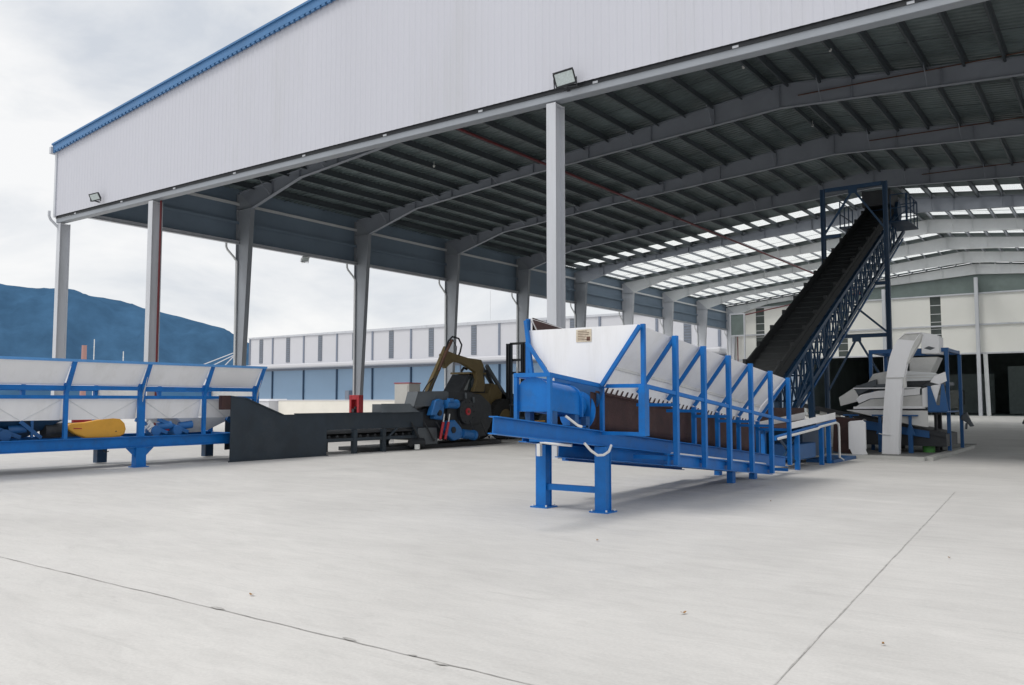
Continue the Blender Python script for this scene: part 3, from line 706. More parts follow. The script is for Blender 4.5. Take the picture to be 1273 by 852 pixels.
bb = thing('discharge_bin', 'dark red brown bin standing beside the short white curved panel', 'bin', (-6.9,26.5,0))
MB().prism([(-7.25,26.6,0.1),(-6.62,26.6,0.02),(-6.6,26.6,1.06),(-7.2,26.6,1.12)],(0,.9,0)).build('body','rust',bb)
MB().box(-7.25,-6.6,26.62,27.5,0,.09).build('base','blue_dk',bb)
wp = MB(); prof=[(-6.66,.98),(-6.60,1.02),(-6.25,1.05),(-6.20,1.0),(-6.2,.22),(-6.14,.06),(-6.55,.02),(-6.63,.2)]
wp.prism([(x,26.1,z) for x,z in prof],(0,.04,0)); wp.box(-6.22,-6.19,26.1,26.22,.2,1.0); wp.box(-6.66,-6.63,26.1,26.22,.2,.98)
tag(wp.build('white_panel','white',bevel=.01), 'short white curved sheet metal panel leaning before the dark brown bin', 'metal panel')

# ------------------------------------------------------------------ inclined elevator conveyor
ev = thing('elevator_conveyor', 'long steep black belt conveyor with dark blue lattice truss rising to the roof', 'conveyor', (-8.4, 24, 0))
eb = lambda Y: 2.55+.487*(Y-23.3)
y0e, y1e = 20.4, 38.4; xl, xr = -8.62, -7.60
m = MB(); Y = y0e; prof = []
while Y < y1e-.3:
    prof += [(Y, 0), (Y+.36, 0), (Y+.37, .03), (Y+.40, .03), (Y+.41, 0)]; Y += .42
vs=[]; fs=[]
for (y_, d) in prof: vs += [(xl+.06,y_,eb(y_)+d),(xr-.1,y_,eb(y_)+d),(xr-.1,y_,eb(y_)-.05),(xl+.06,y_,eb(y_)-.05)]
for i in range(len(prof)-1):
    for k in range(4): fs.append((4*i+k,4*i+(k+1)%4,4*i+4+(k+1)%4,4*i+4+k))
m.add(vs, fs); m.build('belt','rubber',ev)
for x in (xl, xr-.06):
    m = MB(); hh = .26 if x == xl else .20
    m.prism([(x,y0e,eb(y0e)-.05),(x,y1e,eb(y1e)-.05),(x,y1e,eb(y1e)+hh),(x,y0e,eb(y0e)+hh)],(.05,0,0))
    Y = y0e+.3
    while Y < y1e:
        m.box(x-.03,x+.06,Y,Y+.14,eb(Y)+hh-.04,eb(Y)+hh+.11); Y += 1.15
    m.build('side_board','rubber',ev)
m = MB(); m.prism([(xr-.02,y0e,eb(y0e)-.22),(xr-.02,y1e-.4,eb(y1e-.4)-.22),(xr-.02,y1e-.4,eb(y1e-.4)+.05),(xr-.02,y0e,eb(y0e)+.05)],(.02,0,0)); m.build('side_plate','rubber',ev)
td = 1.58
for x in (xr, xl):
    MB().bar((x,y0e,eb(y0e)-.42),(x,y1e,eb(y1e)-.38),.09,.12).build('truss_chord','blue_dk',ev)
    MB().bar((x,23.0,eb(23.0)-td),(x,y1e+1.4,eb(y1e+1.4)-td),.09,.14).build('truss_chord','blue_dk',ev)
    MB().bar((x,23.0,eb(23.0)-td-.25),(x,y1e+1.2,eb(y1e+1.2)-td-.25),.05,.06).build('walkway_rail','blue_sh',ev)
    Y = 23.0; i = 0
    m = MB()
    while Y < y1e-.6:
        m.bar((x,Y,eb(Y)-td),(x,Y,eb(Y)-.4),.05,.05)
        m.bar((x,Y,eb(Y)-td),(x,Y+.7,eb(Y+.7)-.4),.045,.045); m.bar((x+.02,Y,eb(Y)-.4),(x+.02,Y+.7,eb(Y+.7)-td),.04,.04); Y += .7; i += 1
    m.build('truss_lattice','blue_dk',ev)
m = MB(); Y = 23.0
while Y < y1e:
    m.bar((xl,Y,eb(Y)-td),(xr,Y,eb(Y)-td),.05,.05); m.cyl(((xl+xr)/2,Y,eb(Y)-.75),(1,0,0),.055,xr-xl-.1,8); m.bar((xl,Y,eb(Y)-td),(xr,Y+.7,eb(Y+.7)-.45),.035,.035); Y += .8
m.build('return_roller','blue_dk',ev)
m = MB(); m.box(xl-.05,xr+.05,y1e-1.3,y1e+.1,eb(y1e)-.2,eb(y1e)+.45); m.build('head_box','black',ev,bevel=.03)
m = MB(); m.cyl(((xl+xr)/2,y1e-.1,eb(y1e)-.3),(1,0,0),.42,xr-xl+.3,20); m.build('head_pulley','blue_dk',ev,smooth=True)
m = MB(); m.box(xr-.1,xr+.75,y1e-1.7,y1e+.5,eb(y1e)-1.05,eb(y1e)-1.0); m.box(xl-.9,xl+.1,y1e-1.7,y1e+.3,eb(y1e)-1.05,eb(y1e)-1.0); pf = m.build('platform','blue_dk',ev)
m = MB(); zb = eb(y1e)-1.0
for x in (xr+.72, xl-.87):
    m = MB()
    for y in (y1e-1.6,y1e-.9,y1e-.2,y1e+.45): m.bar((x,y,zb),(x,y,zb+1.1),.04,.04)
    for z in (.55,1.1): m.bar((x,y1e-1.6,zb+z),(x,y1e+.45,zb+z),.035,.035)
    m.build('handrail','blue_dk',pf)
m = MB()
for x in (xr+.1,xr+.68): m.bar((x,y1e-1.6,zb),(x,y1e-1.6,zb+1.1),.04,.04)
for z in (.55,1.1):
    m.bar((xr,y1e+.45,zb+z),(xr+.72,y1e+.45,zb+z),.035,.035); m.bar((xr+.1,y1e-1.6,zb+z),(xr+.72,y1e-1.6,zb+z),.035,.035)
m.bar((xr+.1,y1e-1.6,zb+.0),(xr+.72,y1e+.45,zb+1.1),.03,.03)
m.build('handrail','blue_dk',pf)
for x in (xl, xr):
    for (y, yb) in ((23.6,23.3),(25.6,25.9)):
        MB().bar((x,y,eb(y)-.6),(x,yb,0),.16,.16,(0,1,0)).build('leg','blue_dk',ev)
    MB().bar((x,23.4,.9),(x,25.8,eb(25.6)-1.0),.09,.09).build('leg_brace','blue_dk',ev)
MB().box(xl+.0,xr-.0,20.6,23.2,.2,1.25).build('tail_box','blue_dk',ev,bevel=.04)

# tower straddling the elevator
tw = thing('support_tower', 'tall dark blue portal frame straddling the steep black conveyor', 'support frame', (-8.2,33.6,0))
ty = 33.6; tx0, tx1 = -9.30, -7.02; th_ = 9.83
for x in (tx0, tx1): MB().ibeam((x,ty,0),(x,ty,th_),.15,.16,.03,(1,0,0)).build('post','blue_dk',tw); 
MB().bar((tx0+.08,ty,7.95),(xl-.05,ty,7.95),.12,.14).build('cross_beam','blue_dk',tw)
for z in (th_-.06, 4.06): MB().bar((tx0+.1,ty,z),(tx1-.1,ty,z),.12,.14).build('cross_beam','blue_dk',tw)
cxm = (tx0+tx1)/2
for (a,b) in (((cxm,th_-.15),(tx0,8.0)),((cxm,th_-.15),(tx1,8.0)),((cxm-.5,5.6),(tx1,4.1)),((cxm,4.0),(tx0,1.9)),((cxm,4.0),(tx1,1.9))):
    MB().bar((a[0],ty,a[1]),(b[0],ty,b[1]),.07,.07,(0,1,0)).build('diagonal_brace','blue_dk',tw)
for z in (th_-.15, 4.0): MB().box(cxm-.16,cxm+.16,ty-.09,ty-.06,z-.16,z+.12).build('gusset_plate','blue_dk',tw)
for x in (tx0,tx1): MB().bar((x,ty,6.0),(x+(1 if x==tx0 else -1)*.45,ty,6.0),.12,.12).build('bracket','blue_dk',tw)

# ------------------------------------------------------------------ screening machine and its blue frame
struct('machine_slab', MB().box(-8.2,-4.5,25.3,35.2,.004,.05), 'slab')
struct('kerb', MB().box(-8.3,-4.45,25.05,25.3,.0,.10), 'curb')
struct('kerb', MB().box(-4.5,-4.28,25.3,33.0,.0,.10), 'curb')
sm = thing('vibrating_screen', 'grey and white vibrating screen under a blue frame at right', 'screening machine', (-6,29,0))
def plate(pts, d, m_, name='side_plate', par=None): return MB().prism(pts, d).build(name, m_, par or sm)
# decks: upper long tray, lower tray, each with side boards (front faces at Y=28, run back to 30.6)
y = 28.0
plate([(-7.40,y,1.72),(-6.97,y,2.0),(-6.90,y,1.93),(-6.75,y,1.62),(-7.36,y,1.45)], (0,.05,0), 'white2','tray_lip')
plate([(-6.97,y+.05,1.72),(-6.97,y+.05,2.03),(-6.3,y+.05,2.28),(-6.3,y+.05,2.08)], (0,2.4,0), 'chargrey','upper_deck')
plate([(-6.62,y+.3,2.14),(-6.43,y+.3,2.45),(-5.85,y+.3,2.56),(-5.75,y+.3,2.2),(-6.55,y+.3,2.06)], (0,.05,0), 'white2')
plate([(-5.85,y+.02,2.2),(-5.85,y+.02,2.56),(-4.62,y+.02,2.45),(-4.4,y+.02,2.32),(-4.4,y+.02,2.23)], (0,.06,0), 'steel')
plate([(-5.85,y-.0,2.04),(-5.85,y-.0,2.19),(-4.75,y-.0,2.21),(-4.95,y-.0,2.09)], (0,.06,0), 'black', 'screen_gap')
plate([(-4.75,y-.05,2.17),(-4.62,y-.05,2.36),(-4.33,y-.05,2.47),(-4.30,y-.05,2.2),(-4.5,y-.05,2.10)], (0,.05,0), 'white')
plate([(-6.9,y+.1,2.0),(-5.0,y+.1,2.05),(-4.5,y+.1,2.1),(-4.5,y+.1,2.2),(-6.9,y+.1,2.1)], (0,2.6,0), 'chargrey','upper_deck')
for zz in (2.30,2.38): MB().box(-5.8,-4.55,y-.01,y+.02,zz,zz+.02).build('tray_rib','white2',sm)
MB().box(-6.95,-5.0,y-.04,y-.01,1.985,2.02).build('tray_rail','white',sm)
plate([(-6.86,y-.1,1.66),(-6.72,y-.1,1.80),(-6.2,y-.1,1.92),(-5.2,y-.1,1.97),(-5.03,y-.1,2.0),(-5.03,y-.1,1.80),(-5.9,y-.1,1.72),(-6.45,y-.1,1.68),(-6.78,y-.1,1.53)], (0,.05,0), 'white')
plate([(-6.78,y-.05,1.50),(-6.45,y-.05,1.66),(-5.9,y-.05,1.70),(-4.95,y-.05,1.80),(-4.95,y-.05,1.42),(-6.95,y-.05,1.38)], (0,.05,0), 'white2')
plate([(-6.95,y-.08,1.36),(-6.95,y-.08,1.43),(-6.0,y-.08,1.45),(-4.9,y-.08,1.45),(-4.9,y-.08,1.38)], (0,.06,0), 'white')
plate([(-6.9,y,1.4),(-4.9,y,1.4),(-4.9,y,1.8),(-6.3,y,1.6)], (0,2.6,0), 'chargrey','lower_deck')
plate([(-4.96,y-.12,1.42),(-4.96,y-.12,1.98),(-4.62,y-.12,2.08),(-4.45,y-.12,2.10),(-4.55,y-.12,1.75),(-4.62,y-.12,1.45)], (0,.06,0), 'white')
plate([(-8.7,y+.18,1.56),(-4.4,y+.18,.66),(-4.4,y+.18,.52),(-8.7,y+.18,1.42)], (0,.06,0), 'black','conveyor_rail')
m = MB()
for i in range(7): m.box(-8.5+.42*i,-8.28+.42*i,y+.25,y+.30,1.24-.088*i,1.38-.088*i)
m.prism([(-8.7,y+.26,1.20),(-5.6,y+.26,.56),(-5.6,y+.26,.50),(-8.7,y+.26,1.14)],(0,.03,0)); m.build('belt_strip','beige',sm)
MB().box(-7.1,-4.85,y-.1,y+2.6,1.335,1.355).build('support_bar','black',sm)
# skirt
plate([(-7.18,y-.15,1.33),(-4.82,y-.15,1.32),(-4.82,y-.15,.83),(-5.4,y-.15,.92),(-6.5,y-.15,1.17)], (0,.05,0), 'white2','skirt')
# blue brackets on the right end
plate([(-4.80,y-.2,1.30),(-4.80,y-.2,2.05),(-4.72,y-.2,2.05),(-4.56,y-.2,1.48),(-4.48,y-.2,1.48),(-4.42,y-.2,2.1),(-4.36,y-.2,2.1),(-4.25,y-.2,1.3)], (0,.05,0), 'blue_sh','bracket')
MB().box(-4.8,-4.3,y-.15,y+2,1.27,1.31).build('bracket','blue_sh',sm)
# dark underframe with blue girder and T supports
plate([(-7.3,y+.25,1.25),(-4.4,y+.25,.62),(-4.4,y+.25,.25),(-7.3,y+.25,.25)], (0,2.0,0), 'black','underframe')
plate([(-6.8,y+.16,1.02),(-4.85,y+.16,.70),(-4.85,y+.16,.50),(-6.8,y+.16,.74)], (0,.06,0), 'blue_sh','girder')
for x in (-7.0,-6.15,-5.3):
    m = MB(); m.box(x-.22,x+.22,y-.28,y-.1,1.15,1.19); m.box(x-.04,x+.04,y-.24,y-.16,.75,1.15); m.prism([(x-.12,y-.22,.6),(x+.12,y-.22,.6),(x+.05,y-.22,.85),(x-.05,y-.22,.85)],(0,.05,0)); m.box(x-.06,x+.06,y-.25,y-.15,.05,.62); m.build('support_leg','blue_sh',sm)
for x in (-7.25,-6.0,-4.9): MB().box(x-.06,x+.06,y+2.2,y+2.35,.05,1.33).build('support_leg','black',sm)
# light patches of belts between rollers
m = MB()
for x,z in ((-7.05,1.02),(-6.7,.98),(-5.95,.86),(-4.95,.58)): m.cyl((x,y+.2,z),(0,1,0),.07,.06,12)
m.build('idler_roller','beige',sm,smooth=True)
# jack post
m = MB(); m.cyl((-4.78,y+.9,1.22),(0,0,1),.10,.06,12); m.cyl((-4.78,y+.9,.95),(0,0,1),.05,.5,10); m.cyl((-4.78,y+.9,.45),(0,0,1),.13,.5,12); m.box(-5.0,-4.5,y+.7,y+1.1,.05,.10); m.cyl((-4.78,y+.9,.18),(0,0,1),.08,.2,10); m.build('jack_post','black',sm,smooth=True)
# feed funnel
plate([(-5.42,y+.6,2.95),(-4.62,y+.6,2.95),(-4.84,y+.6,2.46),(-5.42,y+.6,2.40)], (0,.9,0), 'white2','feed_funnel')
m = MB(); m.prism([(-5.05,y+.5,3.06),(-5.05,y+.5,3.72),(-4.62,y+.5,3.62),(-4.56,y+.5,3.55),(-4.56,y+.5,3.04)],(0,.8,0)); fb = m.build('feed_box','white',sm,bevel=.015)
m = MB(); m.prism([(-4.98,y+.49,3.22),(-4.84,y+.49,3.28),(-4.66,y+.49,3.22),(-4.80,y+.49,3.16)],(0,.01,0)); m.build('inspection_slot','chargrey',fb)

bf = thing('blue_portal_frame', 'slim blue box frame standing around the vibrating screen', 'steel frame', (-6,30,0))
fy0, fy1 = 28.9, 31.0; fxl, fxr = -6.62, -4.42; fz = 3.12
for (x, yy) in ((fxl,fy0),(fxr,fy0),(fxr+.05,fy1),(fxl,fy1)): MB().box(x-.05,x+.05,yy-.05,yy+.05,0.05,fz).build('post','blue_sh',bf,bevel=.005)
for yy in (fy0, fy1): MB().box(fxl-.05,fxr+.06,yy-.055,yy+.055,fz,fz+.12).build('top_rail','blue_sh',bf)
for x in (fxl, fxr): MB().box(x-.05,x+.05,fy0+.06,fy1-.06,fz+.01,fz+.11).build('top_rail','blue_sh',bf)

cg = MB(); cg.prism([(-4.35,30.9,1.15),(-4.2,30.9,1.25),(-4.08,30.9,.95),(-4.0,30.9,.80),(-4.12,30.9,.78),(-4.2,30.9,.9),(-4.38,30.9,1.02)],(0,.12,0)); cg.tube([(-4.22,30.95,.9),(-4.24,30.95,.7)],.04,6)
tag(cg.build('hanging_bag','chargrey',bevel=.02), 'dark grey cloth bag hanging on the right rear post of the blue frame', 'bag')
gb = MB(); gb.tube([(-4.95,28.6,.05),(-4.95,28.6,.42),(-4.95,28.6,.48)],[.17,.19,.12],14)
tag(gb.build('green_drum','green',smooth=True), 'small green drum on the slab beside the black jack post', 'drum')

# white gooseneck chute
gc = thing('gooseneck_chute', 'tall white gooseneck chute curving over at the top before the screening machine', 'chute', (-5.7,26.9,0))
cy = 26.87
left = [(-5.90,.052),(-5.86,.9),(-5.79,1.7),(-5.72,2.3),(-5.62,2.85),(-5.50,3.2),(-5.36,3.42),(-5.20,3.57)]
right= [(-5.48,.052),(-5.44,.9),(-5.37,1.7),(-5.28,2.28),(-5.19,2.72),(-5.07,3.08),(-4.94,3.36),(-4.80,3.56)]
def chute_seg(i0, i1, mm, name, y, d):
    m = MB()
    for i in range(i0, i1):
        m.prism([(left[i][0],y,left[i][1]),(right[i][0],y,right[i][1]),(right[i+1][0],y,right[i+1][1]),(left[i+1][0],y,left[i+1][1])],(0,d,0))
    return m.build(name, mm, gc)
# pan (recessed) and flanges
chute_seg(0,3,'white','lower_pan',cy,.02); chute_seg(3,6,'white','upper_pan',cy+.0,.02); chute_seg(6,7,'white2','mouth_pan',cy+.06,.02)
for side, nm in ((left,'side_flange'),(right,'side_flange')):
    m = MB(); dx = .0 if side is left else .02
    for i in range(7):
        m.prism([(side[i][0]-.02+dx,cy-.005,side[i][1]),(side[i][0]+dx,cy-.005,side[i][1]),(side[i+1][0]+dx,cy-.005,side[i+1][1]),(side[i+1][0]-.02+dx,cy-.005,side[i+1][1])],(0,.30,0))
    m.build(nm,'white',gc)
m = MB(); 
for (a,b,c,d) in ((right[4],right[5],.04,.12),(right[5],right[6],.12,.15),(right[6],right[7],.15,.06)):
    m.prism([(a[0]+.005,cy+.0,a[1]),(a[0]+c,cy+.0,a[1]-.02),(b[0]+d,cy+.0,b[1]-.02),(b[0]+.005,cy+.0,b[1])],(0,.25,0))
m.build('outer_cheek','white2',gc)
m = MB(); m.box(-5.76,-5.24,cy-.04,cy-.006,2.27,2.30); m.box(-5.28,-5.2,cy-.03,cy+.1,2.0,2.3); m.build('joint_flange','white2',gc)
m = MB(); m.tube([(-5.98,cy-.03,.65),(-5.85,cy-.03,.62),(-5.66,cy-.03,.61)],.012,6); m.build('latch_pin','steel',gc)
MB().prism([(-5.22,cy-.01,3.57),(-4.78,cy-.01,3.57),(-4.80,cy-.01,3.60),(-5.10,cy-.01,3.62)],(0,.3,0)).build('top_lip','white',gc)

# ------------------------------------------------------------------ left bunker (blue frame, white panels)
bk = thing('batch_bunker', 'long blue framed bunker with white flared upper panels along the left edge', 'bunker', (-20.5,11,0))
bx = -19.53; bx2 = -21.66
py = [4.5,6.25,8.02,9.78,11.61,13.36,14.98]
for x in (bx-.06, bx2+.06): MB().ibeam((x,3.6,.61),(x,15.05,.61),.14,.27,.02).build('base_beam','blue',bk,bevel=.003)
for yy in (4.5,8,11.6,15.0): MB().box(bx2+.13,bx-.13,yy-.05,yy+.05,.52,.72).build('cross_member','blue',bk)
for yy in (8.02-3.59, 8.02-.0, 11.61):
    for x in (bx-.06,):
        m = MB(); m.box(x-.10,x+.10,yy-.13,yy+.13,.02,.472); m.prism([(x+.02,yy-.36,.472),(x+.02,yy-.13,.25),(x+.02,yy+.13,.25),(x+.02,yy+.36,.472)],(.02,0,0)); m.box(x-.14,x+.14,yy-.19,yy+.19,0,.02); m.build('leg','blue',bk)
for yy in (8.0,11.73,14.9):
    x = bx2+.06; m = MB(); m.box(x-.10,x+.10,yy-.13,yy+.13,.02,.472); m.box(x-.2,x+.2,yy-.25,yy+.25,.43,.474); m.build('leg','blue_dk',bk)
for i, yy in enumerate(py):
    wd = .11 if i in (0,2,4,6) else .055
    MB().box(bx-.07,bx+.02,yy-wd/1.3,yy+wd/1.3,.745,2.02).build('post','blue',bk,bevel=.004)
    MB().box(bx2-.02,bx2+.07,yy-wd/1.3,yy+wd/1.3,.745,2.02).build('post','blue',bk)
    for s, x in ((1,bx),(-1,bx2)):
        m = MB(); m.prism([(x-.07*s,yy-.045,1.80),(x+.02*s,yy-.045,1.80),(x+.36*s,yy-.045,2.50),(x+.31*s,yy-.045,2.50)],(0,.09,0)) ; m.build('flare_rib','blue',bk)
ya, yb = 3.6, 15.05
for s, x in ((1,bx),(-1,bx2)):
    MB().box(min(x,x-.09*s),max(x,x-.09*s),ya,yb,1.86,1.96).build('rail','blue',bk)
    MB().box(min(x,x-.07*s),max(x,x-.07*s),ya,yb,1.66,1.735).build('rail','blue',bk)
    MB().bar((x+.335*s,ya,2.52),(x+.335*s,yb,2.52),.06,.06).build('top_rail','blue_sky_sheen',bk)
    for i in range(len(py)-1):
        a, b = py[i]+.05, py[i+1]-.05
        MB().prism([(x-.05*s,a,1.97),(x-.05*s,b,1.97),(x+.30*s,b,2.49),(x+.30*s,a,2.49)],(-.012*s,0,.008)).build('flare_panel','white',bk)
        MB().prism([(x-.09*s,a,1.655),(x-.09*s,b,1.655),(x-.20*s,b,1.17),(x-.20*s,a,1.17)],(-.008*s,0,0)).build('bin_panel','white',bk)
        m = MB(); mid = (a+b)/2
        m.bar((x-.083*s,a+.05,1.62),(x-.185*s,mid-.05,1.19),.012,.01); m.bar((x-.083*s,b-.05,1.62),(x-.185*s,mid+.05,1.19),.012,.01); m.build('panel_crease','steel',bk)
# end and divider walls
for yy in (py[2],py[4],py[6]): MB().prism([(bx-.1,yy,1.2),(bx+.3,yy,2.48),(bx2-.3,yy,2.48),(bx2+.1,yy,1.2)],(0,.01,0)).build('divider_wall','white2',bk)
# hopper bottoms, outlets, drives
for yc in (5.3, 7.1, 9.0, 13.6):
    m = MB(); z0 = .78
    t = [(-19.78,yc-.85,1.17),(-19.78,yc+.85,1.17),(-21.4,yc+.85,1.17),(-21.4,yc-.85,1.17)]; b = [(-20.2,yc-.22,z0),(-20.2,yc+.22,z0),(-20.9,yc+.22,z0),(-20.9,yc-.22,z0)]
    m.add(t+b, [(0,1,5,4),(1,2,6,5),(2,3,7,6),(3,0,4,7)]); m.build('discharge_cone','blue_dk' if yc < 12 else 'steel',bk)
m = MB(); m.box(-20.9,-20.2,3.6,15.0,.50,.60); m.build('collecting_belt','rubber',bk)
# belt guard
gy = [(9.93,1.0),(10.0,1.04),(10.35,1.06),(10.75,1.13),(11.0,1.16),(11.18,1.13),(11.30,1.02),(11.34,.88),(11.31,.76),(11.2,.70),(10.9,.68),(10.35,.69),(10.1,.80),(9.95,.91)]
m = MB(); m.prism([(-19.72,y_,z_+.05) for y_,z_ in gy],(-.16,0,0)); g = m.build('belt_guard','yellow',bk,bevel=.03)
m = MB(); m.prism([(-19.715,10.05,.985),(-19.715,10.25,.975),(-19.715,10.25,.955),(-19.715,10.07,.96)],(.004,0,0)); m.build('guard_slot','redb',g)
m = MB(); m.cyl((-19.716,11.08,.88),(1,0,0),.015,.01,10); m.build('guard_bolt','black',g)
m = MB(); m.cyl((-20.0,9.72,.93),(0,1,0),.17,.42,16); m.box(-20.1,-19.85,9.9,10.3,.78,1.1); m.build('motor','black',bk,smooth=True)
MB().box(-20.3,-20.22,9.75,9.95,1.1,1.17).build('red_bracket','redb',bk); MB().box(-20.3,-20.22,10.3,10.75,1.05,1.19).build('red_bracket','redb',bk)
for yc in (8.6, 12.15, 12.75):
    m = MB(); m.cyl((-19.9,yc,.86),(1,0,0),.13,.3,16); m.cyl((-19.9,yc+.3,.98),(.2,1,.1),.10,.35,14); m.bar((-19.85,yc-.5,1.15),(-19.85,yc+.35,.80),.07,.09); m.build('gate_drive','blue_sh' if yc < 12 else 'bluemot',bk,smooth=True)
for yc in (8.15, 11.95):
    m = MB(); m.bar((-19.8,yc,1.1),(-19.8,yc+.3,.78),.03,.10)
    for i in range(5): m.cyl((-19.8,yc+.05*i,1.0-.05*i),(.1,.5,.6),.03,.16,8)
    m.build('spring_pack','steel',bk)
m = MB(); m.box(-20.0,-19.9,12.35,12.6,.85,1.05); m.build('red_bracket','redb',bk)
m = MB(); m.bar((-19.75,8.9,1.15),(-19.75,9.35,.78),.05,.08); m.bar((-19.75,9.15,1.17),(-19.75,9.15,.78),.04,.05); m.build('linkage','blue_sh',bk)
MB().bar((-19.75,14.2,1.15),(-19.75,14.85,.78),.1,.12).build('linkage','blue_sh',bk)
m = MB(); m.tube([(-19.6,10.9-.2,.47),(-19.58,10.75,.40),(-19.6,10.85,.42)],.012,6); m.build('cable','black',bk)

# ------------------------------------------------------------------ charcoal feed trough + chain conveyor
ft = thing('feed_trough', 'charcoal steel trough with high tapering plate between bunker and chipper', 'trough', (-19.5,15.5,0))
fx = -19.15; fb_ = -21.2
m = MB()
m.prism([(fx,13.89,0),(fx,17.22,0),(fx,17.22,.66),(fx,17.22,1.2),(fx,15.62,1.2),(fx,14.35,1.66),(fx,13.89,1.71)],(-.02,0,0)); m.build('near_plate','char',ft)
MB().prism([(fb_,15.2,0.2),(fb_,17.22,0.2),(fb_,17.22,1.2),(fb_,15.62,1.2),(fb_,15.2,1.45)],(-.02,0,0)).build('far_plate','char',ft)
m = MB(); m.box(fx-.015,fx+.03,13.85,17.27,0,.03); m.bar((fx,13.89,1.73),(fx,14.35,1.68),.06,.03); m.bar((fx,14.35,1.68),(fx,15.62,1.215),.06,.03); m.box(fx-.04,fx+.02,15.62,17.2,1.2,1.225); m.build('edge_flange','char',ft)
MB().box(fb_,fx-.02,15.2,17.2,.55,.6).build('trough_floor','char',ft)
MB().box(-19.3,-19.16,13.62,13.9,1.38,1.75).build('corner_box','rust',ft,bevel=.01)

ch = thing('chain_conveyor', 'low charcoal infeed conveyor running from the trough to the chipper', 'conveyor', (-19.7,19,0))
for x in (-19.28,-20.6):
    MB().prism([(x,17.24,.74),(x,21.6,.74),(x,21.6,1.2),(x,17.24,1.2)],(-.02,0,0)).build('side_plate','char',ch)
    MB().box(x-.05,x+.05,17.24,22,.38,.48).build('lower_rail','char',ch)
    MB().box(x-.04,x+.03,17.24,21.6,1.2,1.23).build('rim','char',ch)
    for y_ in (18.45,19.7,21.2):
        MB().box(x-.06,x+.06,y_-.08,y_+.08,0,.73).build('leg','char',ch)
    MB().bar((x,19.85,.40),(x,20.35,.73),.05,.06).build('brace','char',ch); MB().bar((x,21.1,.1),(x,21.6,.5),.05,.06).build('brace','char',ch)
m = MB(); m.box(-20.6,-19.3,17.24,21.8,.62,.68); m.build('chain_bed','black',ch)
m = MB()
for i in range(14): m.cyl((-19.95,17.5+.32*i,.52),(1,0,0),.06,1.2,10)
m.build('return_roller','black',ch)
m = MB(); m.prism([(-19.2,19.55,1.24),(-19.5,19.85,1.50),(-19.5,21.2,1.50),(-19.2,21.35,1.24)],(-.02,0,.02)); m.build('grey_lid','chargrey',ch); 
MB().box(-19.95,-19.52,19.87,21.28,1.24,1.505).build('grey_lid','chargrey',ch)
m = MB(); m.prism([(-19.52,19.86,1.23),(-19.22,19.6,1.23),(-19.5,19.87,1.48)],(0,.02,0)); m.build('lid_end','char',ch)

# chipper
cp = thing('drum_chipper', 'black drum chipper with two bright blue gear motors and red hydraulic cylinders', 'chipper', (-19.5,23.5,0))
X0 = -19.2
def cpoly(pts, x, d, mm, name, bevel=0): return MB().prism([(x,a,b) for a,b in pts],(d,0,0)).build(name, mm, cp, bevel=bevel)
cpoly([(21.3,.3),(25.3,.3),(25.7,.9),(25.6,1.5),(25.0,1.85),(24.2,1.93),(22.9,1.93),(22.5,1.5),(21.4,1.25)], X0-.25, -1.5, 'black', 'body', .02)
cpoly([(21.15,1.42),(22.95,1.45),(22.95,1.93),(21.36,1.90)], X0-.1, -.03, 'chargrey', 'infeed_hood')
cpoly([(21.20,1.43),(22.93,1.46),(22.93,1.955),(21.38,1.925)], X0-.14, -.45, 'chargrey', 'infeed_hood')
cpoly([(22.98,.75),(24.8,.75),(25.0,1.4),(24.35,1.93),(22.98,1.93)], X0-.18, -.06, 'black', 'side_plate', .01)
m = MB(); m.cyl((X0-.1,23.95,1.22),(1,0,0),.44,.14,36); m.build('drum_housing','black',cp,smooth=True,bevel=.01)
m = MB(); m.cyl((X0-.02,23.95,1.23),(1,0,0),.13,.05,24); m.build('bearing_cap','redb',cp,smooth=True)
m = MB(); m.cyl((X0+.012,23.95,1.23),(1,0,0),.05,.03,16); m.build('shaft_end','brown',cp,smooth=True)
m = MB()
for k in range(10):
    a = 2*math.pi*k/10; m.cyl((X0-.02,23.95+.36*math.cos(a),1.22+.36*math.sin(a)),(1,0,0),.025,.03,8)
m.build('housing_bolt','black',cp)
for yb_,zb_ in ((23.95,1.85),(24.4,1.7)): MB().box(X0-.15,X0-.1,yb_-.03,yb_+.03,zb_-.15,zb_+.05).build('bracket','chargrey',cp)
# gear motors
cpoly([(21.85,1.12),(22.12,1.12),(22.55,1.62),(22.28,1.68),(22.08,1.62)], X0+.08, -.25, 'bluemot', 'gearbox', .03)
cpoly([(22.1,1.0),(22.55,.95),(22.65,1.5),(22.2,1.55)], X0+.0, -.25, 'bluemot', 'gearbox', .04)
m = MB(); m.cyl((X0-.03,22.95,1.50),(0,1,0),.15,.55,20); m.cyl((X0-.03,23.26,1.50),(0,1,0),.165,.10,20); m.box(X0+.0,X0+.14,22.75,22.95,1.58,1.70); m.build('motor','bluemot',cp,smooth=True)
m = MB(); m.cyl((X0+.02,22.32,1.20),(1,0,0),.10,.1,16); m.build('gear_hub','black',cp,smooth=True)
cpoly([(22.6,.6),(22.8,.92),(23.1,.95),(23.45,.68),(23.6,.45),(23.45,.28),(23.05,.22),(22.7,.42)], X0+.08, -.25, 'bluemot', 'gearbox', .04)
m = MB(); m.cyl((X0+.09,23.0,.60),(1,0,0),.11,.06,16); m.build('gear_hub','black',cp,smooth=True)
m = MB(); m.cyl((X0+.0,23.85,.42),(0,1,-.12),.17,.62,20); m.cyl((X0+.02,24.2,.38),(0,1,-.12),.185,.12,20); m.build('motor','bluemot',cp,smooth=True)
